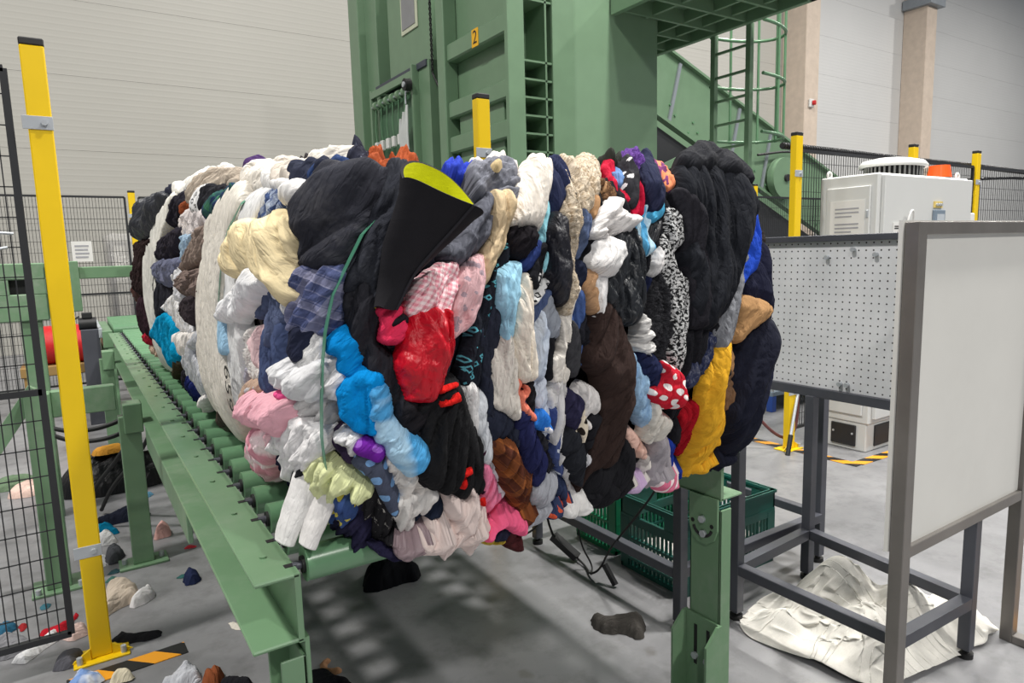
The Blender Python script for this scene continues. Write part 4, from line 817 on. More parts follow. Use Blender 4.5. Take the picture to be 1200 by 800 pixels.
for k in range(14): MB().cyl((4.74+k*.085, 2.33, .18), (4.74+k*.085, 2.33, .92), .005, 6).build('wire', ZINC, bb)
MB().box(4.7, 5.9, 2.31, 2.35, .90, .93).build('top_bar', ZINC, bb)
ra = empty('floor_ramp', (5.0, 4.3, 0), 'low grey-blue perforated steel ramp behind the bale', 'ramp')
MB().prism([(3.9, .06), (6.2, .06), (6.2, .14), (3.9, .14)], 3.3, 4.1, 'y').build('deck', paint('blue_grey_frame', (120, 134, 148), .4), ra)
for k in range(16): MB().cyl((4.0+k*.14, 3.3, .10), (4.0+k*.14, 3.295, .10), .022, 8).build('hole', RUBBER, ra)
for x in (3.95, 6.1): MB().box(x, x+.05, 3.35, 4.05, 0, .06).build('runner', ZINC, ra)
hg = floor_cloth
GARMENTS = [  # name, category, label, part of, colour, outline on the bale surface (s, t) in metres, make
 ('jacket', 'jacket', 'dark navy padded jacket at the far top edge of the bale', None, (45, 47, 62), [(-2.24,0.89),(-1.945,0.895),(-1.67,0.89),(-1.675,0.86),(-1.945,0.84),(-2.455,0.885)], {'th': 0.06}),
 ('leather_jacket', 'jacket', 'creased black leather jacket bulging from the far end of the bale', None, (40, 42, 47), [(-2.845,0.865),(-2.48,0.885),(-1.805,0.865),(-1.835,0.81),(-2.085,0.73),(-2.425,0.69),(-2.855,0.755),(-2.565,0.79)], {'gloss': 0.35, 'th': 0.1, 'amp': 0.03, 'wl': 0.1}),
 ('trousers', 'trousers', 'dark brown trousers below the black leather jacket', None, (48, 35, 35), [(-2.785,0.7),(-2.105,0.7),(-2.34,0.565),(-2.405,0.435),(-2.855,0.445),(-2.855,0.61)], {'th': 0.06}),
 ('ankle_boot', 'boot', 'shiny brown leather boots squashed at the lower far end of the bale', None, (84, 50, 44), [(-2.855,0.485),(-2.855,0.52),(-2.8,0.445),(-2.855,0.35),(-2.855,0.295),(-2.855,0.365)], {'gloss': 0.25, 'th': 0.1}),
 ('coat', 'coat', 'dark maroon coat hanging beside the long white sheet', None, (50, 32, 40), [(-2.855,0.275),(-2.75,0.395),(-2.42,0.44),(-2.38,0.305),(-2.315,0.22),(-2.77,0.205),(-2.85,0.14),(-2.85,0.2)], {'th': 0.07, 'fold': 80}),
 ('sweatshirt', 'sweatshirt', 'black sweatshirt folded behind the rust-coloured scrap', None, (32, 30, 38), [(-1.69,0.825),(-1.41,0.835),(-1.225,0.83),(-1.205,0.79),(-1.36,0.765),(-1.545,0.725),(-1.615,0.77)], {}),
 ('sweater', 'sweater', 'charcoal sweater rolled between white sheet and taupe trousers', None, (36, 34, 42), [(-1.92,0.605),(-1.77,0.69),(-1.28,0.72),(-1.23,0.66),(-1.47,0.61),(-1.73,0.595)], {'th': 0.05}),
 ('trousers', 'trousers', 'black trousers under the grey-blue shirt', None, (34, 34, 40), [(-2.02,0.545),(-1.685,0.525),(-1.5,0.485),(-1.775,0.425),(-2.14,0.315)], {'fold': 85}),
 ('sheet', 'sheet', 'long narrow white sheet curving down the far end of the bale', None, (226, 224, 216), [(-1.65,0.85),(-1.445,0.84),(-1.62,0.805),(-1.655,0.75),(-1.875,0.62),(-1.97,0.51),(-2.07,0.35),(-2.115,0.23),(-2.12,0.11),(-2.87,-0.03),(-2.46,0.195),(-2.415,0.305),(-2.44,0.46),(-2.42,0.565),(-2.14,0.715),(-1.905,0.805)], {'lay': 2, 'amp': 0.006, 'wl': 0.2, 'fold': 85}),
 ('tablecloth', 'cloth', 'white cloth spread over the far top edge of the bale', None, (232, 230, 225), [(-1.855,0.895),(-1.565,0.895),(-1.26,0.93),(-0.965,0.9),(-0.995,0.86),(-1.24,0.86),(-1.37,0.83),(-1.67,0.85)], {'th': 0.05, 'amp': 0.012}),
 ('knit_jumper', 'top', 'taupe knit top lying along the upper edge of the bale', None, (168, 156, 142), [(-1.185,0.785),(-1.25,0.865),(-1.12,0.88),(-0.77,0.87),(-0.675,0.82),(-0.675,0.785),(-0.865,0.795),(-0.97,0.775)], {'th': 0.05, 'fold': 40}),
 ('scarf', 'scarf', 'small rust-coloured scrap of scarf beside black sweatshirt', None, (140, 72, 42), [(-1.44,0.77),(-1.24,0.8),(-1.16,0.78),(-1.285,0.75)], {}),
 ('lace_blouse', 'blouse', 'crumpled white lace blouse above the taupe trousers', None, (224, 216, 214), [(-1.305,0.76),(-1.02,0.77),(-0.72,0.73),(-0.625,0.695),(-0.885,0.69),(-0.95,0.675),(-1.1,0.67),(-1.26,0.685)], {'th': 0.05, 'wl': 0.05}),
 ('trousers', 'trousers', 'taupe cotton trousers folded in a band under the lace blouse', None, (138, 122, 112), [(-0.885,0.685),(-0.68,0.695),(-0.625,0.655),(-0.73,0.615),(-1.13,0.555),(-1.185,0.58),(-1.05,0.63)], {'lay': 2, 'fold': 50}),
 ('shirt', 'shirt', 'pale blue shirt scrap beside the taupe trousers', None, (168, 194, 216), [(-1.285,0.625),(-1.19,0.685),(-0.975,0.68),(-1.07,0.64),(-1.175,0.585)], {}),
 ('shirt', 'shirt', 'grey-blue crumpled shirt beside the long narrow white sheet', None, (110, 114, 138), [(-2.015,0.575),(-1.68,0.605),(-1.255,0.605),(-1.29,0.555),(-1.545,0.5),(-1.79,0.51)], {'lay': 2, 'th': 0.05}),
 ('fleece', 'fleece', 'white fleece bunched above the folded white napkin', None, (228, 228, 232), [(-1.535,0.55),(-1.26,0.585),(-1.165,0.555),(-1.22,0.525),(-1.145,0.465),(-1.35,0.45),(-1.51,0.52)], {'th': 0.05}),
 ('napkin', 'cloth', 'folded white napkin with one sharp corner above the turquoise top', None, (230, 230, 232), [(-1.855,0.405),(-1.495,0.475),(-1.265,0.425),(-1.075,0.36),(-1.395,0.34),(-1.595,0.38)], {'lay': 2, 'amp': 0.006}),
 ('scarf', 'scarf', 'rolled grey-brown scarf under the taupe trousers', None, (122, 106, 100), [(-1.275,0.525),(-1.08,0.565),(-0.8,0.565),(-0.805,0.49),(-1.14,0.48)], {'lay': 2, 'th': 0.05, 'fold': 15}),
 ('slip_dress', 'dress', 'dark slip with loose pale threads beside the beige twill sheet', None, (46, 40, 44), [(-1.235,0.435),(-1.095,0.48),(-0.85,0.49),(-0.875,0.4),(-1.15,0.395)], {'lay': 2}),
 ('top', 'top', 'bright turquoise top hanging low beside the long narrow white sheet', None, (0, 148, 196), [(-2.26,0.255),(-1.995,0.355),(-1.765,0.385),(-1.605,0.365),(-1.58,0.305),(-1.525,0.235),(-1.605,0.205),(-2.085,0.125),(-2.025,0.215)], {'lay': 2, 'th': 0.05, 'fold': 75}),
 ('cap', 'cap', 'soft white cap tucked beside the turquoise top', None, (232, 228, 224), [(-1.675,0.275),(-1.595,0.315),(-1.04,0.365),(-1.13,0.3),(-1.475,0.235),(-1.69,0.245)], {'lay': 2, 'th': 0.06, 'amp': 0.006}),
 ('brassiere', 'bra', 'black bra with thick straps behind the silver-grey band', None, (36, 36, 46), [(-1.245,0.29),(-0.87,0.38),(-0.89,0.305),(-0.935,0.235),(-1.075,0.24),(-1.145,0.275)], {}),
 ('waist_scarf', 'sash', 'silver-grey satin sash crossing over black garments', None, (188, 191, 198), [(-1.47,0.22),(-1.22,0.305),(-0.865,0.39),(-0.89,0.345),(-1.095,0.3),(-1.0,0.245),(-0.895,0.22),(-1.215,0.125),(-1.375,0.155)], {'lay': 3, 'gloss': 0.4, 'amp': 0.005}),
 ('skirt', 'skirt', 'charcoal skirt spilling onto the rollers', None, (42, 40, 48), [(-2.32,-0.03),(-1.92,0.11),(-1.52,0.19),(-1.42,0.115),(-1.43,0.075),(-1.6,-0.03),(-1.86,-0.03)], {'lay': 1, 'th': 0.07}),
 ('swimsuit', 'swimsuit', 'navy blue swimsuit scrap lying on the charcoal skirt', None, (26, 36, 92), [(-2.075,-0.03),(-1.425,0.18),(-1.26,0.14),(-1.74,-0.015),(-1.86,-0.03)], {'lay': 3}),
 ('strap', 'strap', 'olive brown canvas strap end below the turquoise top', None, (60, 54, 38), [(-2.6,-0.03),(-1.73,0.21),(-1.6,0.185),(-2.02,0.095)], {'lay': 2}),
 ('top', 'top', 'red top scrap showing beside the maroon coat', None, (172, 34, 54), [(-2.835,0.205),(-2.455,0.255),(-2.395,0.2),(-2.845,0.165)], {'lay': 2}),
 ('tights', 'tights', 'tan tights hanging down under the red scrap', None, (192, 166, 146), [(-2.85,0.17),(-2.665,0.15),(-2.58,0.09),(-2.605,0.095),(-2.665,0.11),(-2.785,0.12)], {'fold': 70}),
 ('handbag', 'bag', 'dark brown leather bag resting on the rollers', None, (60, 43, 40), [(-1.58,-0.03),(-1.545,-0.025),(-0.93,0.15),(-0.865,0.095),(-1.13,-0.03),(-1.31,-0.03),(-1.505,-0.03)], {'gloss': 0.4, 'lay': 1, 'th': 0.07}),
 ('sock', 'sock', 'short white sock dangling over the brown leather bag', None, (226, 224, 222), [(-1.69,-0.03),(-1.3,0.115),(-1.04,0.16),(-1.615,-0.015),(-1.57,-0.03)], {'lay': 4}),
 ('underpants', 'underwear', 'black underpants behind the lettered white waistband', None, (28, 28, 32), [(-0.915,0.755),(-0.9,0.805),(-0.65,0.78),(-0.72,0.74),(-0.845,0.735)], {'lay': 2}),
 ('tartan_shirt', 'shirt', 'navy and green tartan shirt at the upper edge beside the twill sheet', None, (36, 52, 84), [(-0.725,0.73),(-0.685,0.77),(-0.575,0.78),(-0.525,0.76),(-0.64,0.715),(-0.73,0.705)], {'pat': ('plaid', (60, 110, 80)), 'lay': 2}),
 ('twill_sheet', 'sheet', 'wide beige twill sheet wrapped vertically between grey-brown scarf and a green strap', None, (224, 218, 207), [(-0.575,0.775),(-0.41,0.765),(-0.37,0.72),(-0.42,0.66),(-0.475,0.565),(-0.525,0.425),(-0.535,0.35),(-0.525,0.285),(-0.535,0.225),(-0.645,0.11),(-1.07,-0.03),(-0.985,0.13),(-0.94,0.225),(-0.94,0.305),(-0.875,0.4),(-0.84,0.505),(-0.745,0.615),(-0.715,0.695),(-0.605,0.75)], {'lay': 3, 'amp': 0.005, 'wl': 0.16, 'fold': 85, 'th': 0.04}),
 ('numbered_sheet', 'sheet', 'white sheet marked with black handwritten digits beside a green strap', None, (226, 226, 226), [(-0.315,0.745),(-0.155,0.73),(-0.17,0.695),(-0.23,0.66),(-0.33,0.61),(-0.345,0.565),(-0.335,0.5),(-0.32,0.41),(-0.355,0.33),(-0.46,0.185),(-0.505,0.23),(-0.525,0.3),(-0.52,0.38),(-0.505,0.495),(-0.505,0.54),(-0.455,0.63),(-0.38,0.69)], {'lay': 2, 'amp': 0.004, 'wl': 0.16, 'fold': 85}),
 ('bedsheet', 'sheet', 'long cream bedsheet draped along the top edge of the bale', None, (232, 225, 214), [(-0.57,0.785),(-0.66,0.865),(-0.31,0.825),(-0.005,0.795),(0.135,0.795),(0.135,0.76),(-0.025,0.77),(-0.265,0.795),(-0.23,0.75),(-0.36,0.75)], {'lay': 2, 'th': 0.06, 'amp': 0.012, 'fold': 10, 'wl': 0.12}),
 ('scarf', 'scarf', 'dark purple scarf bunched on the top edge', None, (70, 48, 94), [(-0.77,0.86),(-0.8,0.9),(-0.66,0.88),(-0.585,0.845),(-0.645,0.83)], {'lay': 3, 'th': 0.05}),
 ('shirt', 'shirt', 'sky blue shirt scrap on the top edge above the cream bedsheet', None, (48, 158, 210), [(-0.665,0.88),(-0.565,0.865),(-0.345,0.83),(-0.505,0.855),(-0.605,0.87)], {'lay': 2, 'th': 0.05}),
 ('cap', 'cap', 'dark flat cap resting on top above the cream bedsheet', None, (44, 41, 44), [(-0.31,0.825),(-0.2,0.81),(-0.05,0.795),(-0.01,0.795)], {'lay': 3, 'th': 0.07, 'amp': 0.004}),
 ('linen_shirt', 'shirt', 'beige shirt collar beside the dark denim jeans', None, (206, 197, 186), [(-0.34,0.8),(-0.38,0.835),(-0.14,0.79),(-0.05,0.745),(-0.13,0.74)], {'lay': 3}),
 ('shirt', 'shirt', 'white shirt stuffed between beige collar and black denim jacket', None, (228, 226, 224), [(-0.395,0.775),(-0.325,0.79),(-0.1,0.735),(-0.0,0.735),(0.065,0.72),(0.07,0.69),(0.035,0.69),(-0.06,0.725),(-0.19,0.735)], {'lay': 2, 'th': 0.05}),
 ('jeans', 'jeans', 'dark indigo jeans along the top edge behind the black denim jacket', None, (46, 50, 66), [(-0.17,0.78),(0.035,0.77),(0.125,0.755),(0.075,0.735),(0.07,0.715),(-0.025,0.74)], {'lay': 2}),
 ('denim_shirt', 'shirt', 'mid blue denim shirt above the black denim jacket', None, (44, 62, 102), [(0.055,0.735),(0.06,0.765),(0.135,0.76),(0.11,0.74),(0.08,0.725)], {'lay': 2}),
 ('plaid_shirt', 'shirt', 'blue and white plaid shirt above the cream fleece', None, (64, 82, 124), [(-0.2,0.68),(-0.16,0.72),(-0.085,0.735),(0.035,0.695),(0.01,0.685),(-0.01,0.67),(-0.02,0.655),(-0.145,0.665)], {'pat': ('plaid', (190, 200, 215)), 'lay': 1, 'fold': 30}),
 ('trousers', 'trousers', 'slate grey trousers beneath the white sock', None, (86, 96, 126), [(-0.17,0.465),(-0.065,0.545),(0.015,0.535),(0.02,0.475),(-0.035,0.42),(-0.11,0.415),(-0.06,0.5)], {'fold': 80}),
 ('jeans', 'jeans', 'steel blue jeans above the pink plush hat', None, (68, 80, 114), [(-0.105,0.435),(0.02,0.47),(0.025,0.43),(0.01,0.35),(-0.055,0.31),(-0.115,0.325)], {'fold': 85}),
 ('undershirt', 'shirt', 'narrow white undershirt beside the plaid boxer shorts', None, (230, 230, 232), [(-0.015,0.525),(0.025,0.54),(0.06,0.48),(0.06,0.45),(0.04,0.48),(0.015,0.505)], {'fold': 70}),
 ('lace_camisole', 'top', 'pale pink lace top above the pink plush hat', None, (224, 194, 196), [(-0.215,0.415),(-0.15,0.45),(-0.08,0.46),(-0.105,0.355),(-0.165,0.36)], {'fold': 85}),
 ('undershirt', 'vest', 'ribbed white vest beside the numbered sheet', None, (222, 218, 214), [(-0.295,0.415),(-0.2,0.445),(-0.225,0.385),(-0.18,0.33),(-0.28,0.325)], {'fold': 85, 'wl': 0.025}),
 ('sock', 'sock', 'grey sock beside the ribbed white vest', None, (168, 166, 178), [(-0.42,0.315),(-0.305,0.36),(-0.265,0.33),(-0.33,0.295),(-0.4,0.285)], {}),
 ('hosiery', 'tights', 'rolled beige tights with a silver label', None, (190, 162, 142), [(-0.38,0.27),(-0.27,0.315),(-0.11,0.34),(-0.105,0.315),(-0.175,0.285),(-0.21,0.255),(-0.37,0.23)], {'lay': 2, 'th': 0.06, 'amp': 0.006}),
 ('fleece_sweater', 'sweater', 'thick cream fleece sweater bulging above the white sock', None, (232, 214, 172), [(-0.385,0.585),(-0.29,0.64),(-0.21,0.675),(-0.105,0.67),(0.005,0.67),(0.02,0.685),(0.055,0.66),(0.065,0.62),(0.065,0.575),(0.075,0.525),(0.05,0.505),(-0.0,0.545),(-0.08,0.575),(-0.255,0.555),(-0.355,0.555)], {'lay': 3, 'th': 0.07, 'amp': 0.019, 'wl': 0.1, 'fold': 120}),
 ('sock', 'sock', 'single white sock lying with its toe to the numbered sheet', None, (234, 234, 236), [(-0.475,0.47),(-0.255,0.54),(-0.15,0.575),(-0.065,0.56),(0.005,0.55),(-0.135,0.505),(-0.295,0.455),(-0.45,0.44)], {'lay': 3, 'th': 0.06, 'amp': 0.008}),
 ('denim_jacket', 'jacket', 'large faded black denim jacket with pale stains', None, (36, 37, 44), [(0.05,0.69),(0.09,0.75),(0.135,0.75),(0.21,0.745),(0.175,0.68),(0.15,0.605),(0.13,0.57),(0.06,0.58),(0.07,0.625),(0.055,0.655)], {'lay': 2, 'th': 0.07, 'amp': 0.02, 'wl': 0.16, 'pat': ('stain', (96, 95, 98))}),
 ('boxer_shorts', 'shorts', 'blue plaid boxer shorts below the black denim jacket', None, (72, 80, 116), [(0.055,0.54),(0.07,0.575),(0.135,0.58),(0.13,0.53),(0.115,0.465),(0.11,0.455),(0.05,0.46),(0.05,0.505),(0.07,0.525)], {'pat': ('plaid', (150, 150, 175)), 'lay': 2, 'th': 0.05}),
 ('shirt', 'shirt', 'white cotton shirt below the plaid boxer shorts', None, (232, 231, 230), [(0.05,0.45),(0.11,0.46),(0.11,0.415),(0.095,0.375),(0.055,0.375)], {'th': 0.05}),
 ('belt', 'belt', 'navy cloth belt across the white cotton shirt', None, (36, 40, 60), [(0.055,0.435),(0.065,0.47),(0.09,0.465),(0.075,0.41),(0.055,0.405)], {'lay': 3, 'amp': 0.003}),
 ('cardigan', 'cardigan', 'light grey cardigan tucked beneath the white ring-shaped sleeve', None, (206, 204, 203), [(0.045,0.335),(0.08,0.335),(0.1,0.32),(0.095,0.28),(0.065,0.275),(0.045,0.31)], {}),
 ('rolled_shirt', 'shirt', 'white shirt sleeve twisted into a ring', None, (222, 222, 224), [(0.015,0.38),(0.05,0.405),(0.07,0.39),(0.105,0.405),(0.105,0.355),(0.08,0.33),(0.055,0.34),(0.025,0.35)], {'lay': 3, 'th': 0.05}),
 ('briefs', 'underwear', 'navy briefs behind the long white socks', None, (30, 32, 56), [(-0.48,-0.035),(-0.13,0.175),(0.01,0.21),(-0.43,-0.02)], {}),
 ('plush_hat', 'hat', 'fluffy light pink plush hat on the side of the bale', None, (238, 180, 192), [(-0.295,0.265),(-0.155,0.31),(-0.005,0.32),(0.045,0.33),(0.045,0.295),(0.015,0.25),(-0.075,0.24),(-0.19,0.23),(-0.275,0.245)], {'lay': 3, 'th': 0.08, 'amp': 0.014}),
 ('baby_trousers', 'trousers', 'pink and white baby trousers dangling over the rollers', None, (232, 160, 176), [(-0.64,-0.1),(-0.805,-0.04),(-0.265,0.205),(-0.075,0.235),(-0.16,0.155),(-0.555,-0.035),(-0.48,-0.07),(-0.39,-0.115),(-0.455,-0.12)], {'lay': 3, 'th': 0.07, 'amp': 0.02, 'pat': ('blotch', (248, 226, 228))}),
 ('knitted_hat', 'cap', 'white knitted cap at the top of the long socks', None, (234, 232, 232), [(-0.13,0.2),(0.02,0.275),(0.05,0.29),(0.09,0.275),(0.095,0.23),(0.045,0.185),(-0.095,0.11),(-0.03,0.195),(-0.155,0.175)], {'lay': 2, 'th': 0.04}),
 ('tights', 'tights', 'black tights pressed behind the pastel yellow blouse', None, (30, 30, 34), [(-0.12,0.105),(0.055,0.2),(0.075,0.205),(-0.0,0.13)], {'lay': 2}),
 ('blouse', 'blouse', 'pastel yellow-green blouse crumpled at the foot of the strap', None, (220, 225, 172), [(-0.185,-0.055),(0.035,0.165),(0.085,0.22),(0.095,0.205),(0.105,0.2),(0.145,0.16),(0.135,0.14),(0.105,0.16),(0.08,0.13),(0.02,0.075),(-0.145,-0.04)], {'lay': 3, 'th': 0.035, 'amp': 0.014}),
 ('baby_shorts', 'shorts', 'small blue shorts with a printed pattern under the pastel blouse', None, (62, 86, 140), [(0.065,0.11),(0.095,0.165),(0.12,0.12),(0.09,0.08),(0.055,0.075)], {'pat': ('floral', (215, 200, 90)), 'lay': 3}),
 ('vest', 'vest', 'white vest beside the green strap below the blue tote bag', None, (224, 222, 224), [(0.1,0.365),(0.12,0.415),(0.13,0.37),(0.125,0.33),(0.115,0.335),(0.105,0.335)], {'lay': 2}),
 ('jeans', 'jeans', 'black jeans hanging behind the bright blue tote bag', None, (31, 31, 36), [(0.13,0.555),(0.155,0.58),(0.18,0.505),(0.165,0.435),(0.2,0.39),(0.2,0.35),(0.22,0.26),(0.2,0.27),(0.18,0.33),(0.145,0.395),(0.135,0.47)], {'fold': 80, 'th': 0.05}),
 ('tote_bag', 'bag', 'bright blue fabric tote bag with a looped handle', None, (0, 138, 214), [(0.125,0.355),(0.15,0.385),(0.17,0.37),(0.165,0.27),(0.135,0.28),(0.125,0.305)], {'lay': 3, 'th': 0.06, 'amp': 0.012, 'fold': 75}),
 ('leotard', 'leotard', 'sky blue leotard with a pale side panel', None, (78, 160, 216), [(0.16,0.36),(0.175,0.355),(0.185,0.29),(0.225,0.23),(0.22,0.195),(0.2,0.185),(0.18,0.23),(0.16,0.285)], {'lay': 3, 'th': 0.06, 'fold': 60, 'pat': ('blotch', (172, 208, 232))}),
 ('cardigan', 'cardigan', 'dark purple cardigan beside the green strap', None, (56, 44, 68), [(0.105,0.27),(0.125,0.26),(0.135,0.22),(0.13,0.205),(0.11,0.215),(0.1,0.235)], {}),
 ('slip_dress', 'dress', 'shiny white satin slip gathered beside the purple dotted band', None, (222, 221, 222), [(0.11,0.265),(0.13,0.27),(0.14,0.265),(0.145,0.245),(0.135,0.225),(0.12,0.245)], {'gloss': 0.3, 'lay': 2, 'wl': 0.03}),
 ('necktie', 'tie', 'grey necktie with light blue squares', None, (76, 82, 100), [(0.13,0.215),(0.145,0.235),(0.165,0.22),(0.175,0.18),(0.185,0.14),(0.185,0.095),(0.17,0.13),(0.155,0.18)], {'pat': ('dots', (120, 160, 205)), 'lay': 3, 'amp': 0.004}),
 ('hair_band', 'band', 'purple dotted elastic band above the grey necktie', None, (108, 34, 150), [(0.14,0.245),(0.15,0.255),(0.17,0.235),(0.165,0.22),(0.145,0.235)], {'pat': ('dots', (150, 90, 190)), 'lay': 4, 'amp': 0.002}),
 ('shirt', 'shirt', 'cream shirt with a dark tag under the sky blue leotard', None, (232, 226, 220), [(0.17,0.22),(0.18,0.23),(0.195,0.2),(0.22,0.17),(0.26,0.135),(0.26,0.11),(0.22,0.1),(0.19,0.135),(0.18,0.17)], {'lay': 1, 'fold': 55}),
 ('sock', 'sock', 'white sports socks folded between navy shorts and black lace', None, (230, 226, 222), [(0.185,0.125),(0.21,0.13),(0.26,0.13),(0.255,0.1),(0.24,0.075),(0.225,0.08),(0.23,0.035),(0.23,-0.005),(0.21,-0.005),(0.19,0.055)], {'lay': 2, 'fold': 80}),
 ('shorts', 'shorts', 'navy shorts peeking out above the blush nightgown', None, (34, 42, 60), [(0.235,0.025),(0.235,0.07),(0.265,0.115),(0.29,0.085),(0.29,0.055),(0.25,0.05),(0.25,0.0)], {}),
 ('lace_dress', 'dress', 'black lace dress with white specks above the dark jeans', None, (32, 31, 34), [(0.12,0.14),(0.15,0.155),(0.17,0.12),(0.19,0.085),(0.195,-0.005),(0.15,-0.01),(0.105,0.025),(0.115,0.085)], {'pat': ('speck', (200, 196, 190)), 'lay': 1, 'fold': 70}),
 ('jeans', 'jeans', 'dark indigo jeans spilling off the lower front corner of the bale', None, (38, 36, 62), [(0.02,0.075),(0.09,0.095),(0.125,0.125),(0.125,0.07),(0.11,-0.005),(0.155,-0.02),(0.2,-0.04),(0.145,-0.045),(0.085,-0.04),(0.015,-0.03),(-0.01,-0.055)], {'lay': 2, 'th': 0.045, 'fold': 40}),
 ('pyjama_shirt', 'top', 'taupe satin hem curled beside the dark jeans', None, (150, 130, 135), [(0.19,-0.005),(0.22,-0.005),(0.26,0.0),(0.235,-0.025),(0.2,-0.035),(0.185,-0.025)], {'lay': 3, 'gloss': 0.4}),
 ('velvet_dress', 'dress', 'black velvet dress below the red satin top', None, (24, 22, 25), [(0.18,0.345),(0.22,0.325),(0.24,0.31),(0.22,0.225),(0.225,0.175),(0.26,0.135),(0.23,0.15),(0.21,0.18),(0.215,0.225),(0.195,0.265)], {'th': 0.05}),
 ('harness', 'harness', 'black elastic harness with red bands in the middle of the bale', None, (22, 22, 24), [(0.22,0.33),(0.25,0.355),(0.29,0.35),(0.31,0.295),(0.355,0.21),(0.37,0.115),(0.345,0.09),(0.285,0.12),(0.235,0.15),(0.215,0.195),(0.225,0.265),(0.21,0.31)], {'lay': 2, 'th': 0.06, 'fold': 70}),
 ('nightgown', 'dress', 'pale blush nightgown bunched at the lower front edge of the bale', None, (232, 214, 208), [(0.25,0.025),(0.26,0.06),(0.295,0.06),(0.285,0.12),(0.335,0.105),(0.33,0.135),(0.36,0.1),(0.4,0.05),(0.4,-0.005),(0.375,-0.03),(0.33,-0.035),(0.295,-0.04),(0.245,-0.03),(0.23,-0.005),(0.255,0.0)], {'lay': 3, 'th': 0.08, 'amp': 0.022, 'fold': 60, 'wl': 0.08}),
 ('knit_jumper', 'top', 'hot pink knit top hanging above the pink sun hat', None, (246, 138, 174), [(0.365,0.165),(0.385,0.15),(0.45,0.045),(0.47,0.0),(0.42,-0.005),(0.42,0.0),(0.385,0.08)], {'lay': 2, 'fold': 85}),
 ('tights', 'tights', 'dark plum tights beside the hot pink knit top', None, (66, 30, 52), [(0.345,0.215),(0.365,0.205),(0.37,0.155),(0.385,0.085),(0.355,0.135)], {}),
 ('sun_hat', 'hat', 'bright pink sun hat with a piped brim at the bottom edge', None, (250, 104, 146), [(0.39,-0.03),(0.435,0.0),(0.47,0.0),(0.495,-0.02),(0.49,-0.05),(0.46,-0.03),(0.435,-0.015),(0.41,-0.025),(0.4,-0.04)], {'lay': 4, 'th': 0.07, 'amp': 0.006}),
 ('leggings', 'leggings', 'navy leggings dangling inside the pink sun hat', None, (26, 28, 44), [(0.41,-0.025),(0.435,-0.01),(0.46,-0.03),(0.455,-0.05),(0.425,-0.05)], {'lay': 2}),
 ('lace_scrap', 'lace', 'mustard yellow lace scrap dangling below the pink sun hat', None, (188, 160, 60), [(0.39,-0.045),(0.4,-0.045),(0.445,-0.04),(0.455,-0.065),(0.435,-0.065),(0.4,-0.055)], {'lay': 1, 'pat': ('speck', (235, 225, 180))}),
 ('denim_shirt', 'shirt', 'washed black denim shirt with contrast seams', None, (42, 44, 52), [(0.245,0.76),(0.205,0.755),(0.195,0.715),(0.17,0.665),(0.15,0.615),(0.13,0.56),(0.135,0.53),(0.16,0.54),(0.175,0.505),(0.18,0.545),(0.195,0.615),(0.225,0.67),(0.23,0.72)], {'lay': 2, 'th': 0.06, 'fold': 65, 'pat': ('stain', (82, 84, 90))}),
 ('bikini', 'swimwear', 'hot pink bikini with a black band under the neoprene sleeve', None, (226, 52, 90), [(0.175,0.5),(0.2,0.5),(0.21,0.46),(0.195,0.435),(0.175,0.44),(0.18,0.47)], {'lay': 2}),
 ('gingham_shirt', 'shirt', 'pink gingham shirt under the neoprene sleeve', None, (228, 150, 164), [(0.215,0.48),(0.22,0.535),(0.255,0.56),(0.305,0.58),(0.315,0.565),(0.295,0.515),(0.275,0.475),(0.235,0.48)], {'pat': ('gingham', (245, 222, 224)), 'lay': 2, 'th': 0.05, 'fold': 60}),
 ('pyjama_shirt', 'top', 'light pink pyjama top printed with small grey figures', None, (230, 186, 190), [(0.31,0.54),(0.335,0.575),(0.37,0.59),(0.375,0.55),(0.365,0.515),(0.34,0.465),(0.3,0.44),(0.285,0.43),(0.295,0.5)], {'pat': ('floral', (170, 150, 160)), 'lay': 2, 'th': 0.05, 'fold': 65}),
 ('satin_camisole', 'top', 'shiny red satin top hanging in folds', None, (190, 12, 34), [(0.195,0.39),(0.21,0.46),(0.22,0.485),(0.24,0.49),(0.28,0.485),(0.28,0.44),(0.275,0.41),(0.26,0.37),(0.23,0.32),(0.205,0.33)], {'lay': 3, 'th': 0.07, 'gloss': 0.4, 'fold': 85, 'wl': 0.04}),
 ('hooded_jacket', 'jacket', 'grey hooded jacket crumpled behind the neoprene sleeve', None, (92, 94, 104), [(0.29,0.59),(0.33,0.63),(0.36,0.66),(0.41,0.71),(0.41,0.665),(0.39,0.62),(0.345,0.59),(0.315,0.57)], {'lay': 1, 'th': 0.05}),
 ('shirt_dress', 'dress', 'grey shirt with a round wooden button at the top edge', None, (116, 118, 128), [(0.38,0.755),(0.43,0.79),(0.495,0.82),(0.515,0.765),(0.48,0.69),(0.455,0.685),(0.425,0.71),(0.39,0.71)], {'lay': 1, 'th': 0.04, 'fold': 30, 'amp': 0.014}),
 ('scarf', 'scarf', 'smooth beige scarf falling in two long folds', None, (206, 184, 150), [(0.415,0.705),(0.445,0.705),(0.46,0.68),(0.43,0.63),(0.4,0.575),(0.36,0.52),(0.365,0.57),(0.395,0.625)], {'lay': 2, 'th': 0.06, 'fold': 75, 'wl': 0.05, 'amp': 0.014}),
 ('dress', 'dress', 'black dress printed with small teal and white rectangles', None, (24, 26, 34), [(0.335,0.42),(0.385,0.53),(0.43,0.61),(0.44,0.59),(0.4,0.52),(0.37,0.45),(0.355,0.385),(0.34,0.32),(0.31,0.35)], {'pat': ('print', (90, 165, 180)), 'fold': 75}),
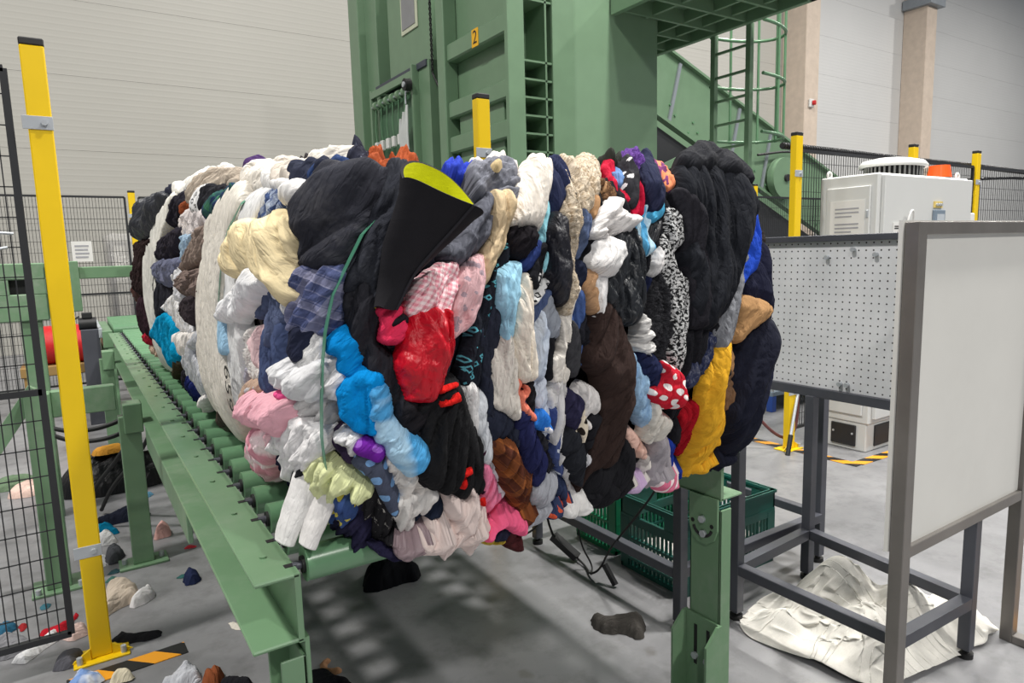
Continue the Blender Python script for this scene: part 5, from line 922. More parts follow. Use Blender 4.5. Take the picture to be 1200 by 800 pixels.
 ('leggings', 'leggings', 'dark blue-black leggings beside the cream lace top', None, (30, 33, 44), [(0.35,0.42),(0.38,0.47),(0.405,0.51),(0.395,0.415),(0.38,0.325),(0.395,0.23),(0.45,0.18),(0.45,0.145),(0.395,0.205),(0.375,0.27)], {'fold': 85}),
 ('poncho', 'poncho', 'sheer white rain poncho hanging in a long strip', None, (216, 220, 226), [(0.36,0.32),(0.37,0.26),(0.385,0.19),(0.415,0.14),(0.45,0.075),(0.47,0.025),(0.45,0.04),(0.395,0.135),(0.355,0.185),(0.345,0.295)], {'lay': 1, 'fold': 85, 'gloss': 0.3}),
 ('blouse', 'blouse', 'white ruffled blouse scrap beside the sheer poncho', None, (224, 222, 222), [(0.31,0.325),(0.33,0.34),(0.35,0.325),(0.35,0.23),(0.335,0.23),(0.32,0.27)], {'fold': 85}),
 ('sweatshirt', 'sweatshirt', 'rust orange sweatshirt bunched on top of the bale', None, (150, 70, 36), [(0.16,0.755),(0.17,0.81),(0.215,0.83),(0.21,0.775),(0.255,0.82),(0.29,0.81),(0.285,0.775),(0.245,0.75),(0.2,0.74)], {'lay': 1, 'th': 0.035, 'amp': 0.012}),
 ('shawl', 'shawl', 'dark patterned shawl beside the rust sweatshirt', None, (38, 40, 54), [(0.125,0.765),(0.12,0.815),(0.165,0.8),(0.16,0.76),(0.14,0.75)], {'pat': ('speck', (110, 115, 130)), 'lay': 2}),
 ('sweater', 'sweater', 'royal blue sweater peeking over the top edge', None, (42, 62, 172), [(0.355,0.795),(0.39,0.825),(0.415,0.785),(0.39,0.76),(0.365,0.76)], {'lay': 1, 'th': 0.03}),
 ('blouse', 'blouse', 'ivory blouse lying along the top edge by the yellow post', None, (236, 228, 222), [(0.44,0.825),(0.465,0.825),(0.505,0.825),(0.545,0.825),(0.52,0.775),(0.485,0.79),(0.435,0.78)], {'lay': 1, 'th': 0.03}),
 ('sweater', 'sweater', 'cream knit sweater with long gathered folds', None, (226, 219, 210), [(0.445,0.65),(0.48,0.71),(0.53,0.775),(0.575,0.79),(0.61,0.77),(0.56,0.71),(0.52,0.64),(0.505,0.64),(0.49,0.645)], {'lay': 2, 'th': 0.06, 'fold': 85, 'wl': 0.05, 'amp': 0.016}),
 ('velour_jumper', 'top', 'black velour top bunched under the cream knit sweater', None, (20, 18, 22), [(0.435,0.62),(0.45,0.645),(0.505,0.645),(0.505,0.605),(0.475,0.58),(0.445,0.585)], {'lay': 2, 'th': 0.06}),
 ('sash', 'sash', 'navy blue sash crossing below the black velour top', None, (42, 58, 112), [(0.46,0.565),(0.48,0.595),(0.52,0.615),(0.515,0.59),(0.48,0.56)], {'lay': 2, 'amp': 0.003}),
 ('ribbed_sweater', 'sweater', 'black ribbed cuff beside the aqua scarf', None, (22, 22, 26), [(0.475,0.535),(0.505,0.575),(0.525,0.61),(0.52,0.565),(0.495,0.515)], {'lay': 2}),
 ('printed_shirt', 'shirt', 'white shirt with black lettering print in the middle of the bale', None, (216, 216, 216), [(0.48,0.495),(0.49,0.525),(0.515,0.56),(0.535,0.54),(0.525,0.515),(0.495,0.485)], {'pat': ('print', (40, 40, 44)), 'lay': 1}),
 ('scarf', 'scarf', 'aqua scarf hanging beside the cream knit sweater', None, (146, 206, 220), [(0.53,0.645),(0.58,0.74),(0.595,0.73),(0.58,0.695),(0.55,0.66),(0.545,0.595),(0.525,0.55),(0.52,0.58)], {'lay': 1, 'fold': 85}),
 ('jersey_shirt', 'top', 'navy jersey top draped over the upper edge', None, (34, 40, 68), [(0.59,0.8),(0.655,0.8),(0.645,0.76),(0.61,0.71),(0.56,0.67)], {'lay': 2, 'fold': 75}),
 ('satin_dress', 'dress', 'black satin dress gleaming beside the curly knit shawl', None, (24, 24, 30), [(0.535,0.63),(0.56,0.675),(0.59,0.67),(0.595,0.615),(0.585,0.54),(0.56,0.48),(0.535,0.515),(0.535,0.585)], {'lay': 2, 'gloss': 0.35, 'th': 0.06, 'fold': 85}),
 ('handkerchief', 'cloth', 'light blue handkerchief gathered to a point', None, (158, 206, 230), [(0.4,0.545),(0.43,0.57),(0.455,0.57),(0.445,0.525),(0.425,0.46),(0.42,0.43),(0.41,0.415),(0.405,0.44),(0.41,0.46),(0.4,0.49)], {'lay': 3, 'th': 0.05, 'fold': 80, 'amp': 0.008}),
 ('pullover', 'pullover', 'black pullover showing either side of the light blue handkerchief', None, (24, 24, 28), [(0.455,0.56),(0.475,0.56),(0.47,0.545),(0.435,0.5),(0.43,0.475),(0.41,0.4),(0.415,0.36),(0.425,0.355),(0.425,0.45)], {'fold': 85}),
 ('singlet', 'top', 'ivory tank top hanging in long vertical folds', None, (230, 220, 206), [(0.435,0.495),(0.475,0.55),(0.485,0.52),(0.48,0.42),(0.485,0.35),(0.48,0.33),(0.43,0.335),(0.425,0.41)], {'lay': 2, 'th': 0.05, 'fold': 88, 'wl': 0.05}),
 ('lace_camisole', 'top', 'cream lace top beside the ivory tank top', None, (220, 213, 204), [(0.38,0.36),(0.41,0.435),(0.425,0.415),(0.435,0.315),(0.44,0.245),(0.415,0.265),(0.38,0.29)], {'lay': 2, 'fold': 85, 'pat': ('speck', (190, 182, 172))}),
 ('skirt', 'skirt', 'mid grey felt skirt panel beneath the black satin dress', None, (138, 143, 153), [(0.51,0.455),(0.53,0.5),(0.545,0.465),(0.55,0.415),(0.52,0.41)], {'lay': 2, 'amp': 0.006}),
 ('jeans', 'jeans', 'slate blue jeans between ivory tank top and pale shirt strip', None, (70, 84, 120), [(0.48,0.485),(0.515,0.505),(0.535,0.51),(0.52,0.475),(0.5,0.45),(0.49,0.365),(0.485,0.36),(0.475,0.42)], {'fold': 85}),
 ('shirt', 'shirt', 'pale blue-grey shirt strip beside the slate jeans', None, (190, 200, 216), [(0.485,0.42),(0.51,0.47),(0.52,0.425),(0.52,0.38),(0.515,0.325),(0.485,0.33)], {'lay': 1, 'fold': 85}),
 ('stocking', 'tights', 'black stocking hanging under the grey felt skirt', None, (20, 20, 24), [(0.52,0.41),(0.545,0.415),(0.53,0.37),(0.53,0.325),(0.515,0.325)], {'fold': 88}),
 ('knit_shawl', 'shawl', 'shaggy cream curly knit shawl running down the bale', None, (216, 202, 182), [(0.645,0.81),(0.695,0.825),(0.745,0.825),(0.765,0.795),(0.71,0.725),(0.66,0.68),(0.63,0.64),(0.605,0.59),(0.595,0.5),(0.57,0.455),(0.565,0.5),(0.585,0.565),(0.6,0.635),(0.585,0.67),(0.615,0.725)], {'lay': 2, 'th': 0.035, 'fold': 85, 'pat': ('shaggy', (170, 152, 128))}),
 ('ruffled_shirt', 'shirt', 'ruffled off-white shirt below the curly knit shawl', None, (222, 216, 208), [(0.555,0.38),(0.57,0.475),(0.6,0.52),(0.61,0.51),(0.585,0.46),(0.575,0.395),(0.57,0.315),(0.53,0.32),(0.53,0.365)], {'lay': 2, 'fold': 85, 'wl': 0.05}),
 ('denim_scrap', 'jeans', 'frayed mid blue denim beside the curly knit shawl', None, (84, 98, 130), [(0.61,0.585),(0.645,0.68),(0.67,0.665),(0.66,0.635),(0.62,0.575)], {'lay': 1}),
 ('cord_jacket', 'jacket', 'tan corduroy collar above the white blouse', None, (172, 134, 98), [(0.66,0.675),(0.705,0.735),(0.745,0.735),(0.74,0.695),(0.72,0.69),(0.715,0.71),(0.69,0.69),(0.665,0.66)], {'lay': 2, 'th': 0.05}),
 ('vest', 'vest', 'black vest in the hollow under the tan collar', None, (20, 20, 24), [(0.675,0.68),(0.71,0.72),(0.725,0.71),(0.71,0.685),(0.68,0.665)], {}),
 ('blouse', 'blouse', 'white blouse with a pink-tinged cuff draped over the black nylon jacket', None, (228, 224, 222), [(0.65,0.625),(0.685,0.675),(0.72,0.695),(0.745,0.69),(0.755,0.67),(0.795,0.66),(0.79,0.645),(0.75,0.63),(0.71,0.625),(0.695,0.64),(0.68,0.615)], {'lay': 3, 'th': 0.07, 'fold': 30}),
 ('rolled_shirt', 'sweater', 'black sleeve beside the round white bundle', None, (20, 20, 24), [(0.63,0.565),(0.655,0.625),(0.68,0.62),(0.665,0.605),(0.65,0.575),(0.65,0.555)], {'lay': 1}),
 ('bundled_shirt', 'shirt', 'round white bundled shirt with a hanging tail', None, (230, 228, 227), [(0.645,0.575),(0.665,0.605),(0.69,0.615),(0.72,0.605),(0.725,0.57),(0.7,0.535),(0.675,0.535),(0.645,0.555)], {'lay': 4, 'th': 0.09, 'amp': 0.012}),
 ('baby_sock', 'sock', 'narrow white sock with a red tip below the round bundle', None, (228, 226, 226), [(0.65,0.55),(0.68,0.54),(0.67,0.495),(0.66,0.46),(0.65,0.43),(0.645,0.435),(0.645,0.485)], {'lay': 3, 'fold': 85}),
 ('glove', 'glove', 'tan glove fingers beside the narrow white sock', None, (190, 150, 114), [(0.625,0.52),(0.645,0.555),(0.655,0.54),(0.65,0.485),(0.65,0.45),(0.63,0.475)], {'lay': 2}),
 ('jeans', 'jeans', 'dark navy jeans behind the tan glove', None, (30, 36, 56), [(0.595,0.515),(0.605,0.57),(0.64,0.565),(0.635,0.52),(0.625,0.495)], {}),
 ('denim_shirt', 'shirt', 'medium blue denim shirt below the dark navy jeans', None, (72, 96, 150), [(0.58,0.465),(0.595,0.515),(0.63,0.5),(0.625,0.455),(0.61,0.43),(0.605,0.41),(0.625,0.37),(0.605,0.33),(0.585,0.445)], {'lay': 1, 'fold': 80}),
 ('wool_hat', 'hat', 'charcoal woolly hat hanging beside the ruffled shirt', None, (60, 60, 64), [(0.57,0.395),(0.58,0.45),(0.6,0.425),(0.605,0.36),(0.59,0.32),(0.57,0.33)], {'lay': 2, 'th': 0.05, 'amp': 0.006}),
 ('shorts', 'shorts', 'black shorts beside the charcoal woolly hat', None, (28, 28, 34), [(0.605,0.43),(0.635,0.46),(0.65,0.405),(0.645,0.365),(0.625,0.375),(0.605,0.4)], {}),
 ('nylon_jacket', 'jacket', 'glossy black crinkled nylon jacket with vertical pleats', None, (40, 43, 48), [(0.695,0.6),(0.715,0.63),(0.785,0.64),(0.805,0.59),(0.81,0.525),(0.79,0.445),(0.775,0.42),(0.725,0.425),(0.695,0.465),(0.67,0.47),(0.675,0.53),(0.705,0.55)], {'lay': 2, 'th': 0.06, 'gloss': 0.35, 'fold': 88, 'wl': 0.035, 'amp': 0.016}),
 ('trousers', 'trousers', 'dark brown wool trousers hanging diagonally across the front', None, (54, 41, 38), [(0.62,0.36),(0.655,0.47),(0.7,0.47),(0.72,0.43),(0.75,0.355),(0.755,0.295),(0.755,0.21),(0.745,0.14),(0.735,0.095),(0.68,0.1),(0.67,0.045),(0.65,0.045),(0.655,0.155),(0.67,0.23),(0.655,0.31),(0.63,0.34)], {'lay': 3, 'th': 0.06, 'fold': 65, 'wl': 0.07}),
 ('cargo_trousers', 'trousers', 'black cargo trousers bulging from the lower front edge', None, (24, 24, 27), [(0.66,0.03),(0.675,0.11),(0.755,0.105),(0.78,0.15),(0.87,0.03),(0.84,-0.015),(0.79,-0.04),(0.72,-0.045),(0.67,-0.005)], {'lay': 2, 'th': 0.09, 'fold': 70, 'wl': 0.08}),
 ('camisole', 'top', 'white lace camisole beside the brown wool trousers', None, (228, 224, 222), [(0.6,0.265),(0.62,0.3),(0.65,0.28),(0.68,0.225),(0.63,0.23),(0.645,0.2),(0.62,0.21)], {'lay': 2, 'fold': 75}),
 ('leggings', 'leggings', 'black leggings under the white lace camisole', None, (26, 26, 30), [(0.635,0.23),(0.675,0.225),(0.665,0.17),(0.655,0.13),(0.66,0.075),(0.63,0.13),(0.64,0.175)], {}),
 ('jersey', 'jersey', 'long pale grey jersey running down between printed scraps', None, (212, 210, 210), [(0.53,0.28),(0.54,0.315),(0.57,0.315),(0.575,0.215),(0.57,0.18),(0.615,0.11),(0.655,0.03),(0.65,0.015),(0.575,0.13),(0.545,0.18)], {'lay': 2, 'fold': 88}),
 ('sock', 'sock', 'navy-purple balled sock beside the pale grey jersey', None, (46, 44, 70), [(0.57,0.265),(0.585,0.29),(0.61,0.265),(0.6,0.215),(0.59,0.2),(0.57,0.245)], {'lay': 2, 'th': 0.05}),
 ('leopard_scarf', 'scarf', 'leopard print scarf scrap under the white lace camisole', None, (222, 210, 190), [(0.595,0.19),(0.595,0.25),(0.615,0.25),(0.62,0.205),(0.615,0.18)], {'pat': ('dots', (40, 34, 30)), 'lay': 3}),
 ('sock', 'sock', 'charcoal cotton socks below the leopard scarf', None, (40, 42, 48), [(0.57,0.165),(0.585,0.205),(0.615,0.185),(0.64,0.135),(0.655,0.07),(0.63,0.075)], {'lay': 3, 'th': 0.05}),
 ('sock', 'sock', 'light grey sock toe beside the brown wool trousers', None, (205, 205, 210), [(0.64,0.1),(0.645,0.15),(0.66,0.125),(0.66,0.085),(0.645,0.065)], {'lay': 2}),
 ('summer_dress', 'dress', 'navy summer dress with small white flowers in a narrow strip', None, (70, 84, 132), [(0.53,0.255),(0.545,0.26),(0.555,0.22),(0.56,0.165),(0.6,0.1),(0.595,0.085),(0.55,0.155)], {'pat': ('floral', (215, 220, 230)), 'lay': 2, 'fold': 88}),
 ('pyjama_trousers', 'trousers', 'pale lavender pyjama trousers above the navy blouse', None, (205, 212, 226), [(0.475,0.335),(0.51,0.33),(0.53,0.26),(0.535,0.225),(0.525,0.185),(0.505,0.235),(0.495,0.27)], {'fold': 80, 'lay': 1}),
 ('brief', 'underwear', 'bright blue printed underpants beside the navy blouse', None, (40, 108, 192), [(0.475,0.235),(0.5,0.26),(0.52,0.225),(0.52,0.21),(0.495,0.225)], {'pat': ('floral', (220, 220, 225)), 'lay': 3}),
 ('shoulder_strap', 'strap', 'coral striped bra strap hanging over black fabric', None, (226, 126, 104), [(0.425,0.335),(0.435,0.335),(0.445,0.305),(0.455,0.315),(0.46,0.31),(0.445,0.285),(0.48,0.25),(0.48,0.24),(0.44,0.28)], {'lay': 3, 'amp': 0.002}),
 ('camisole', 'top', 'black camisole above the navy blouse', None, (24, 22, 26), [(0.435,0.34),(0.48,0.335),(0.495,0.27),(0.5,0.255),(0.475,0.24),(0.455,0.285)], {}),
 ('blouse', 'blouse', 'navy blouse with gathered folds above the light grey jersey', None, (38, 42, 84), [(0.435,0.26),(0.455,0.29),(0.475,0.24),(0.495,0.2),(0.525,0.16),(0.545,0.11),(0.515,0.085),(0.47,0.14),(0.45,0.185)], {'lay': 2, 'th': 0.06, 'fold': 75}),
 ('shorts', 'shorts', 'dark grey shorts beside the navy blouse', None, (44, 44, 50), [(0.48,0.23),(0.51,0.21),(0.53,0.18),(0.575,0.105),(0.575,0.095),(0.54,0.115),(0.52,0.16)], {}),
 ('jeans', 'jeans', 'black stretch jeans above the brown tartan scarf', None, (30, 34, 46), [(0.36,0.35),(0.385,0.335),(0.4,0.28),(0.435,0.24),(0.45,0.2),(0.465,0.145),(0.435,0.195),(0.41,0.21),(0.38,0.21),(0.37,0.275)], {'lay': 1, 'fold': 70}),
 ('tartan_scarf', 'scarf', 'brown and orange tartan scarf knotted at the lower front', None, (84, 46, 34), [(0.38,0.205),(0.405,0.21),(0.43,0.2),(0.46,0.15),(0.495,0.125),(0.525,0.04),(0.53,-0.005),(0.505,-0.03),(0.475,-0.025),(0.485,0.005),(0.455,0.075),(0.415,0.125)], {'pat': ('plaid', (150, 88, 46)), 'lay': 3, 'th': 0.07, 'fold': 60}),
 ('bandana', 'scarf', 'dark red pointed scarf end dangling below the tartan scarf', None, (72, 34, 36), [(0.45,-0.03),(0.475,-0.015),(0.495,-0.065),(0.49,-0.095),(0.465,-0.075)], {'lay': 2}),
 ('jersey_shirt', 'top', 'light heather grey jersey top at the lower front edge', None, (174, 176, 184), [(0.505,0.07),(0.515,0.1),(0.55,0.11),(0.59,0.085),(0.605,0.015),(0.565,-0.035),(0.515,-0.05),(0.49,-0.035),(0.52,-0.005)], {'lay': 2, 'th': 0.07, 'fold': 70}),
 ('floral_dress', 'dress', 'slate blue dress with orange flowers at the lower front edge', None, (54, 64, 96), [(0.565,-0.025),(0.595,0.02),(0.585,0.085),(0.62,0.06),(0.66,0.0),(0.61,-0.02),(0.6,-0.035),(0.575,-0.035)], {'pat': ('floral', (210, 90, 62)), 'lay': 3, 'th': 0.05, 'fold': 80}),
 ('handkerchief', 'cloth', 'white handkerchief with a pointed corner at the bottom edge', None, (238, 236, 234), [(0.61,-0.02),(0.67,0.015),(0.675,-0.005),(0.69,-0.035),(0.66,-0.045),(0.625,-0.04)], {'lay': 3, 'amp': 0.012}),
 ('shirt', 'shirt', 'black shirt behind the sky blue striped scarf', None, (26, 26, 30), [(0.81,0.58),(0.87,0.655),(0.925,0.71),(0.93,0.685),(0.875,0.59),(0.865,0.565),(0.81,0.515)], {'fold': 75, 'lay': 1}),
 ('velvet_skirt', 'skirt', 'black pile skirt beside the black and white tweed', None, (28, 28, 31), [(0.795,0.47),(0.855,0.54),(0.895,0.495),(0.9,0.385),(0.875,0.315),(0.84,0.32),(0.81,0.405)], {'lay': 1, 'th': 0.05, 'fold': 85, 'pat': ('shaggy', (60, 60, 64))}),
 ('sweater', 'sweater', 'dark navy sweater scrap beside the glossy nylon jacket', None, (28, 34, 64), [(0.795,0.475),(0.825,0.53),(0.85,0.525),(0.825,0.49)], {'lay': 1}),
 ('jersey_shirt', 'top', 'black jersey top underneath the black hoodie', None, (24, 24, 28), [(0.93,0.275),(0.945,0.385),(1.0,0.425),(1.1,0.42),(1.05,0.375),(1.005,0.325),(0.98,0.255),(0.95,0.19),(0.925,0.16),(0.895,0.225)], {'fold': 70}),
 ('tweed_jacket', 'jacket', 'black and white tweed jacket strip beside the black hoodie', None, (206, 206, 206), [(0.91,0.685),(0.955,0.675),(0.95,0.61),(0.91,0.58),(0.93,0.53),(0.955,0.515),(0.955,0.425),(0.93,0.335),(0.91,0.275),(0.88,0.335),(0.89,0.41),(0.88,0.495),(0.855,0.55),(0.865,0.59),(0.895,0.63)], {'pat': ('tweed', (30, 30, 32)), 'lay': 2, 'th': 0.05, 'fold': 88, 'amp': 0.008}),
 ('black_hoodie', 'hoodie', 'big black cotton hoodie draped over the upper corner above the yellow tunic', None, (24, 25, 30), [(0.99,0.765),(1.06,0.79),(1.13,0.8),(1.17,0.77),(1.19,0.74),(1.2,0.685),(1.145,0.57),(1.105,0.48),(1.07,0.44),(1.015,0.395),(0.97,0.4),(0.95,0.46),(0.95,0.52),(0.94,0.575),(1.005,0.65),(0.95,0.705)], {'lay': 3, 'th': 0.07, 'fold': 78, 'amp': 0.022, 'wl': 0.11}),
 ('work_jacket', 'jacket', 'royal blue work jacket edge behind the black hoodie', None, (36, 76, 190), [(1.205,0.78),(1.255,0.775),(1.22,0.715),(1.26,0.695),(1.245,0.615),(1.215,0.555),(1.17,0.51),(1.14,0.49),(1.165,0.57),(1.185,0.655),(1.18,0.71)], {'lay': 2, 'th': 0.07, 'fold': 80}),
 ('cardigan', 'cardigan', 'red cardigan sliver beside the royal blue jacket', None, (204, 42, 44), [(1.245,0.665),(1.27,0.64),(1.26,0.6),(1.22,0.615)], {'lay': 1}),
 ('fleece_jacket', 'jacket', 'grey marl jacket with a snap button under the hoodie', None, (128, 130, 136), [(1.04,0.375),(1.065,0.43),(1.1,0.455),(1.13,0.48),(1.15,0.56),(1.17,0.61),(1.17,0.56),(1.155,0.515),(1.145,0.455),(1.125,0.415),(1.095,0.355),(1.055,0.33)], {'lay': 2, 'fold': 75}),
 ('suede_jacket', 'jacket', 'tan suede sleeve poking out below the grey marl jacket', None, (174, 134, 92), [(1.1,0.355),(1.12,0.395),(1.135,0.445),(1.17,0.46),(1.27,0.415),(1.195,0.39),(1.15,0.375),(1.12,0.35)], {'lay': 4, 'th': 0.06, 'amp': 0.006}),
 ('wool_coat', 'coat', 'navy wool coat with a round button below the royal blue jacket', None, (26, 28, 48), [(1.205,0.52),(1.25,0.61),(1.27,0.585),(1.27,0.535),(1.27,0.495),(1.27,0.395),(1.24,0.375),(1.175,0.445),(1.17,0.49)], {'lay': 2, 'th': 0.08, 'fold': 80, 'wl': 0.09}),
 ('leather_coat', 'jacket', 'dark brown stand-up collar sticking out beside the pegboard', None, (42, 38, 36), [(1.27,0.635),(1.27,0.63),(1.27,0.555),(1.27,0.51),(1.27,0.47),(1.27,0.47),(1.27,0.52),(1.26,0.59)], {'lay': 3, 'th': 0.08, 'fold': 80}),
 ('fleece_coat', 'coat', 'bulky navy fleece coat wrapped round the bale corner above the conveyor leg', None, (20, 22, 34), [(1.12,0.215),(1.14,0.3),(1.165,0.365),(1.22,0.4),(1.27,0.4),(1.27,0.355),(1.27,0.275),(1.27,0.275),(1.265,0.24),(1.255,0.17),(1.25,0.125),(1.28,-0.005),(1.28,-0.05),(1.25,-0.05),(1.125,-0.005),(1.17,0.035),(1.1,0.165)], {'lay': 2, 'th': 0.1, 'fold': 75, 'amp': 0.032, 'wl': 0.13}),
 ('tunic', 'tunic', 'bright yellow tunic hanging in long folds', None, (234, 176, 48), [(1.03,0.025),(1.025,0.075),(1.005,0.195),(1.0,0.255),(1.035,0.315),(1.08,0.355),(1.08,0.315),(1.07,0.225),(1.12,0.095),(1.1,0.08),(1.175,0.01),(1.095,-0.025),(1.055,-0.015),(1.055,0.0)], {'lay': 4, 'th': 0.06, 'fold': 70, 'wl': 0.055, 'amp': 0.013}),
 ('sports_shirt', 'shirt', 'dark red shirt half hidden behind the yellow tunic', None, (165, 18, 34), [(1.005,0.06),(0.955,0.17),(1.0,0.205),(1.015,0.14),(1.03,0.065)], {'lay': 2, 'fold': 75}),
 ('suede_skirt', 'skirt', 'brown suede skirt between yellow tunic and navy fleece', None, (120, 92, 70), [(1.075,0.155),(1.055,0.255),(1.11,0.275),(1.13,0.215),(1.1,0.175)], {'lay': 3}),
 ('belt', 'belt', 'tan suede belt above the brown suede skirt', None, (172, 132, 94), [(1.08,0.335),(1.1,0.355),(1.12,0.29),(1.105,0.26),(1.09,0.3)], {'lay': 3, 'amp': 0.003}),
 ('trousers', 'trousers', 'charcoal trousers between yellow tunic and tan belt', None, (48, 48, 52), [(1.06,0.275),(1.085,0.345),(1.1,0.3),(1.105,0.26)], {'lay': 2}),
 ('satin_lining', 'jacket', 'dark blue satin lining strip under the black hoodie hem', None, (36, 44, 76), [(0.925,0.265),(0.985,0.325),(1.03,0.375),(1.05,0.365),(0.995,0.29),(0.955,0.25)], {'lay': 2, 'gloss': 0.4}),
 ('dotted_hat', 'hat', 'red baby sun hat with white polka dots and a blue corner', None, (198, 36, 54), [(0.82,0.255),(0.845,0.285),(0.85,0.325),(0.895,0.305),(0.925,0.25),(0.925,0.22),(0.89,0.215),(0.84,0.225)], {'pat': ('dots', (238, 232, 230)), 'lay': 4, 'th': 0.07, 'amp': 0.01}),
 ('ribbed_sweater', 'sweater', 'pale blue ribbed sweater beside the red polka dot hat', None, (158, 192, 224), [(0.75,0.315),(0.765,0.355),(0.79,0.315),(0.815,0.275),(0.83,0.21),(0.825,0.165),(0.785,0.215),(0.755,0.27)], {'lay': 2, 'fold': 80, 'wl': 0.03}),
 ('sock', 'sock', 'balled navy socks beside the polka dot hat', None, (32, 38, 70), [(0.785,0.305),(0.79,0.355),(0.835,0.345),(0.855,0.305),(0.835,0.265),(0.805,0.275)], {'lay': 2, 'th': 0.06}),
 ('knit_scarf', 'scarf', 'white cable knit scarf between nylon jacket and black pile skirt', None, (216, 214, 212), [(0.78,0.37),(0.795,0.44),(0.81,0.43),(0.825,0.37),(0.82,0.34),(0.785,0.36)], {'lay': 2, 'fold': 10, 'wl': 0.03}),
 ('bib', 'bib', 'off-white bib with a pale yellow print', None, (218, 213, 204), [(0.825,0.145),(0.825,0.21),(0.835,0.24),(0.865,0.2),(0.9,0.18),(0.88,0.135),(0.85,0.135)], {'lay': 3}),
 ('vest', 'vest', 'peach coloured vest scrap above the lilac top', None, (236, 194, 178), [(0.77,0.165),(0.795,0.16),(0.865,0.1),(0.89,0.07),(0.83,0.095),(0.795,0.13)], {'lay': 2}),
 ('leggings', 'leggings', 'black leggings under the peach vest', None, (28, 26, 30), [(0.77,0.14),(0.81,0.115),(0.845,0.1),(0.865,0.02),(0.855,0.0)], {}),
 ('bodysuit', 'bodysuit', 'cream baby bodysuit at the bottom edge beside grey sweater', None, (226, 220, 214), [(0.865,0.02),(0.875,0.09),(0.92,0.045),(0.91,-0.005),(0.88,-0.015),(0.825,-0.015)], {'lay': 2, 'fold': 60}),
 ('blouse', 'blouse', 'lilac blouse scrap at the bottom edge', None, (206, 180, 216), [(0.815,-0.02),(0.825,-0.005),(0.9,0.0),(0.855,-0.035)], {'lay': 2}),
 ('baby_sweater', 'sweater', 'grey baby sweater with a red and white figure', None, (170, 164, 170), [(0.885,0.075),(0.875,0.14),(0.905,0.135),(0.985,0.04),(0.99,-0.005),(0.94,-0.035),(0.905,-0.015)], {'lay': 3, 'th': 0.06, 'fold': 80}),
 ('sock', 'sock', 'pink and white striped sock at the bottom edge', None, (226, 120, 150), [(0.925,-0.015),(1.005,0.0),(0.995,-0.01),(0.985,-0.045),(0.945,-0.05)], {'pat': ('stripe', (244, 226, 228)), 'lay': 4, 'th': 0.06, 'amp': 0.006}),
 ('sweatpants', 'trousers', 'royal blue sweatpants beside the yellow tunic', None, (32, 56, 150), [(0.935,0.11),(0.96,0.105),(1.02,-0.005),(1.015,-0.03),(0.99,-0.005),(0.95,0.075)], {'lay': 3, 'fold': 80}),
 ('tights', 'tights', 'black tights hanging beside the royal blue sweatpants', None, (24, 24, 28), [(0.91,0.16),(0.93,0.18),(0.96,0.16),(1.005,0.065),(0.965,0.1),(0.94,0.105)], {'lay': 1, 'fold': 85}),
 ('beanie', 'hat', 'olive grey beanie on the top edge of the bale', None, (46, 48, 43), [(0.8,0.825),(0.84,0.825),(0.88,0.825),(0.84,0.785),(0.81,0.795),(0.8,0.825)], {'lay': 3, 'th': 0.06}),
 ('cardigan', 'cardigan', 'red cardigan with a white stripe below the olive beanie', None, (186, 28, 58), [(0.805,0.82),(0.835,0.825),(0.785,0.735),(0.785,0.69),(0.76,0.705),(0.76,0.745)], {'lay': 2, 'fold': 60}),
 ('denim_vest', 'vest', 'light denim strip beside the red striped cardigan', None, (98, 130, 178), [(0.825,0.82),(0.83,0.79),(0.795,0.73),(0.775,0.735)], {'lay': 2}),
 ('bandana', 'scarf', 'black bandana with white paisley between red cardigan and crimson sweater', None, (34, 34, 38), [(0.83,0.8),(0.865,0.79),(0.835,0.74),(0.785,0.685),(0.79,0.725)], {'pat': ('floral', (205, 205, 208)), 'lay': 3}),
 ('sweater', 'sweater', 'crimson sweater strip beside the paisley bandana', None, (186, 22, 56), [(0.785,0.685),(0.85,0.77),(0.865,0.76),(0.84,0.71),(0.81,0.67),(0.785,0.66)], {'lay': 2, 'fold': 75}),
 ('fluffy_scarf', 'scarf', 'fluffy purple scarf on the top edge', None, (108, 72, 150), [(0.875,0.825),(0.91,0.83),(0.945,0.835),(0.87,0.76),(0.83,0.765)], {'lay': 4, 'th': 0.06, 'pat': ('shaggy', (70, 44, 110))}),
 ('knit_hat', 'hat', 'dark navy knit hat with a thin violet line', None, (38, 42, 66), [(0.87,0.77),(0.945,0.835),(0.985,0.835),(0.915,0.745),(0.88,0.69),(0.85,0.675),(0.835,0.72)], {'lay': 3, 'th': 0.07}),
 ('leggings', 'leggings', 'mauve leggings rolled over the top edge', None, (120, 62, 108), [(0.935,0.835),(1.01,0.85),(0.98,0.77),(0.94,0.725),(0.94,0.78)], {'lay': 2, 'th': 0.05, 'fold': 30}),
 ('swim_shorts', 'shorts', 'small orange swim shorts beside the mauve leggings', None, (236, 146, 104), [(0.995,0.835),(1.02,0.83),(0.985,0.76),(0.96,0.735),(0.935,0.73)], {'lay': 2, 'th': 0.03}),
 ('dress', 'dress', 'black dress in the hollow between knit hat and hoodie', None, (22, 22, 26), [(0.935,0.775),(0.935,0.75),(0.94,0.725),(0.925,0.705),(0.89,0.665),(0.875,0.66),(0.905,0.73)], {'lay': 1}),
 ('striped_scarf', 'scarf', 'sky blue striped scarf hanging under the knit hat', None, (98, 176, 222), [(0.795,0.635),(0.815,0.675),(0.845,0.685),(0.845,0.665),(0.825,0.63),(0.83,0.59),(0.81,0.575),(0.795,0.61)], {'pat': ('stripe', (190, 220, 235)), 'lay': 3, 'fold': 80}),
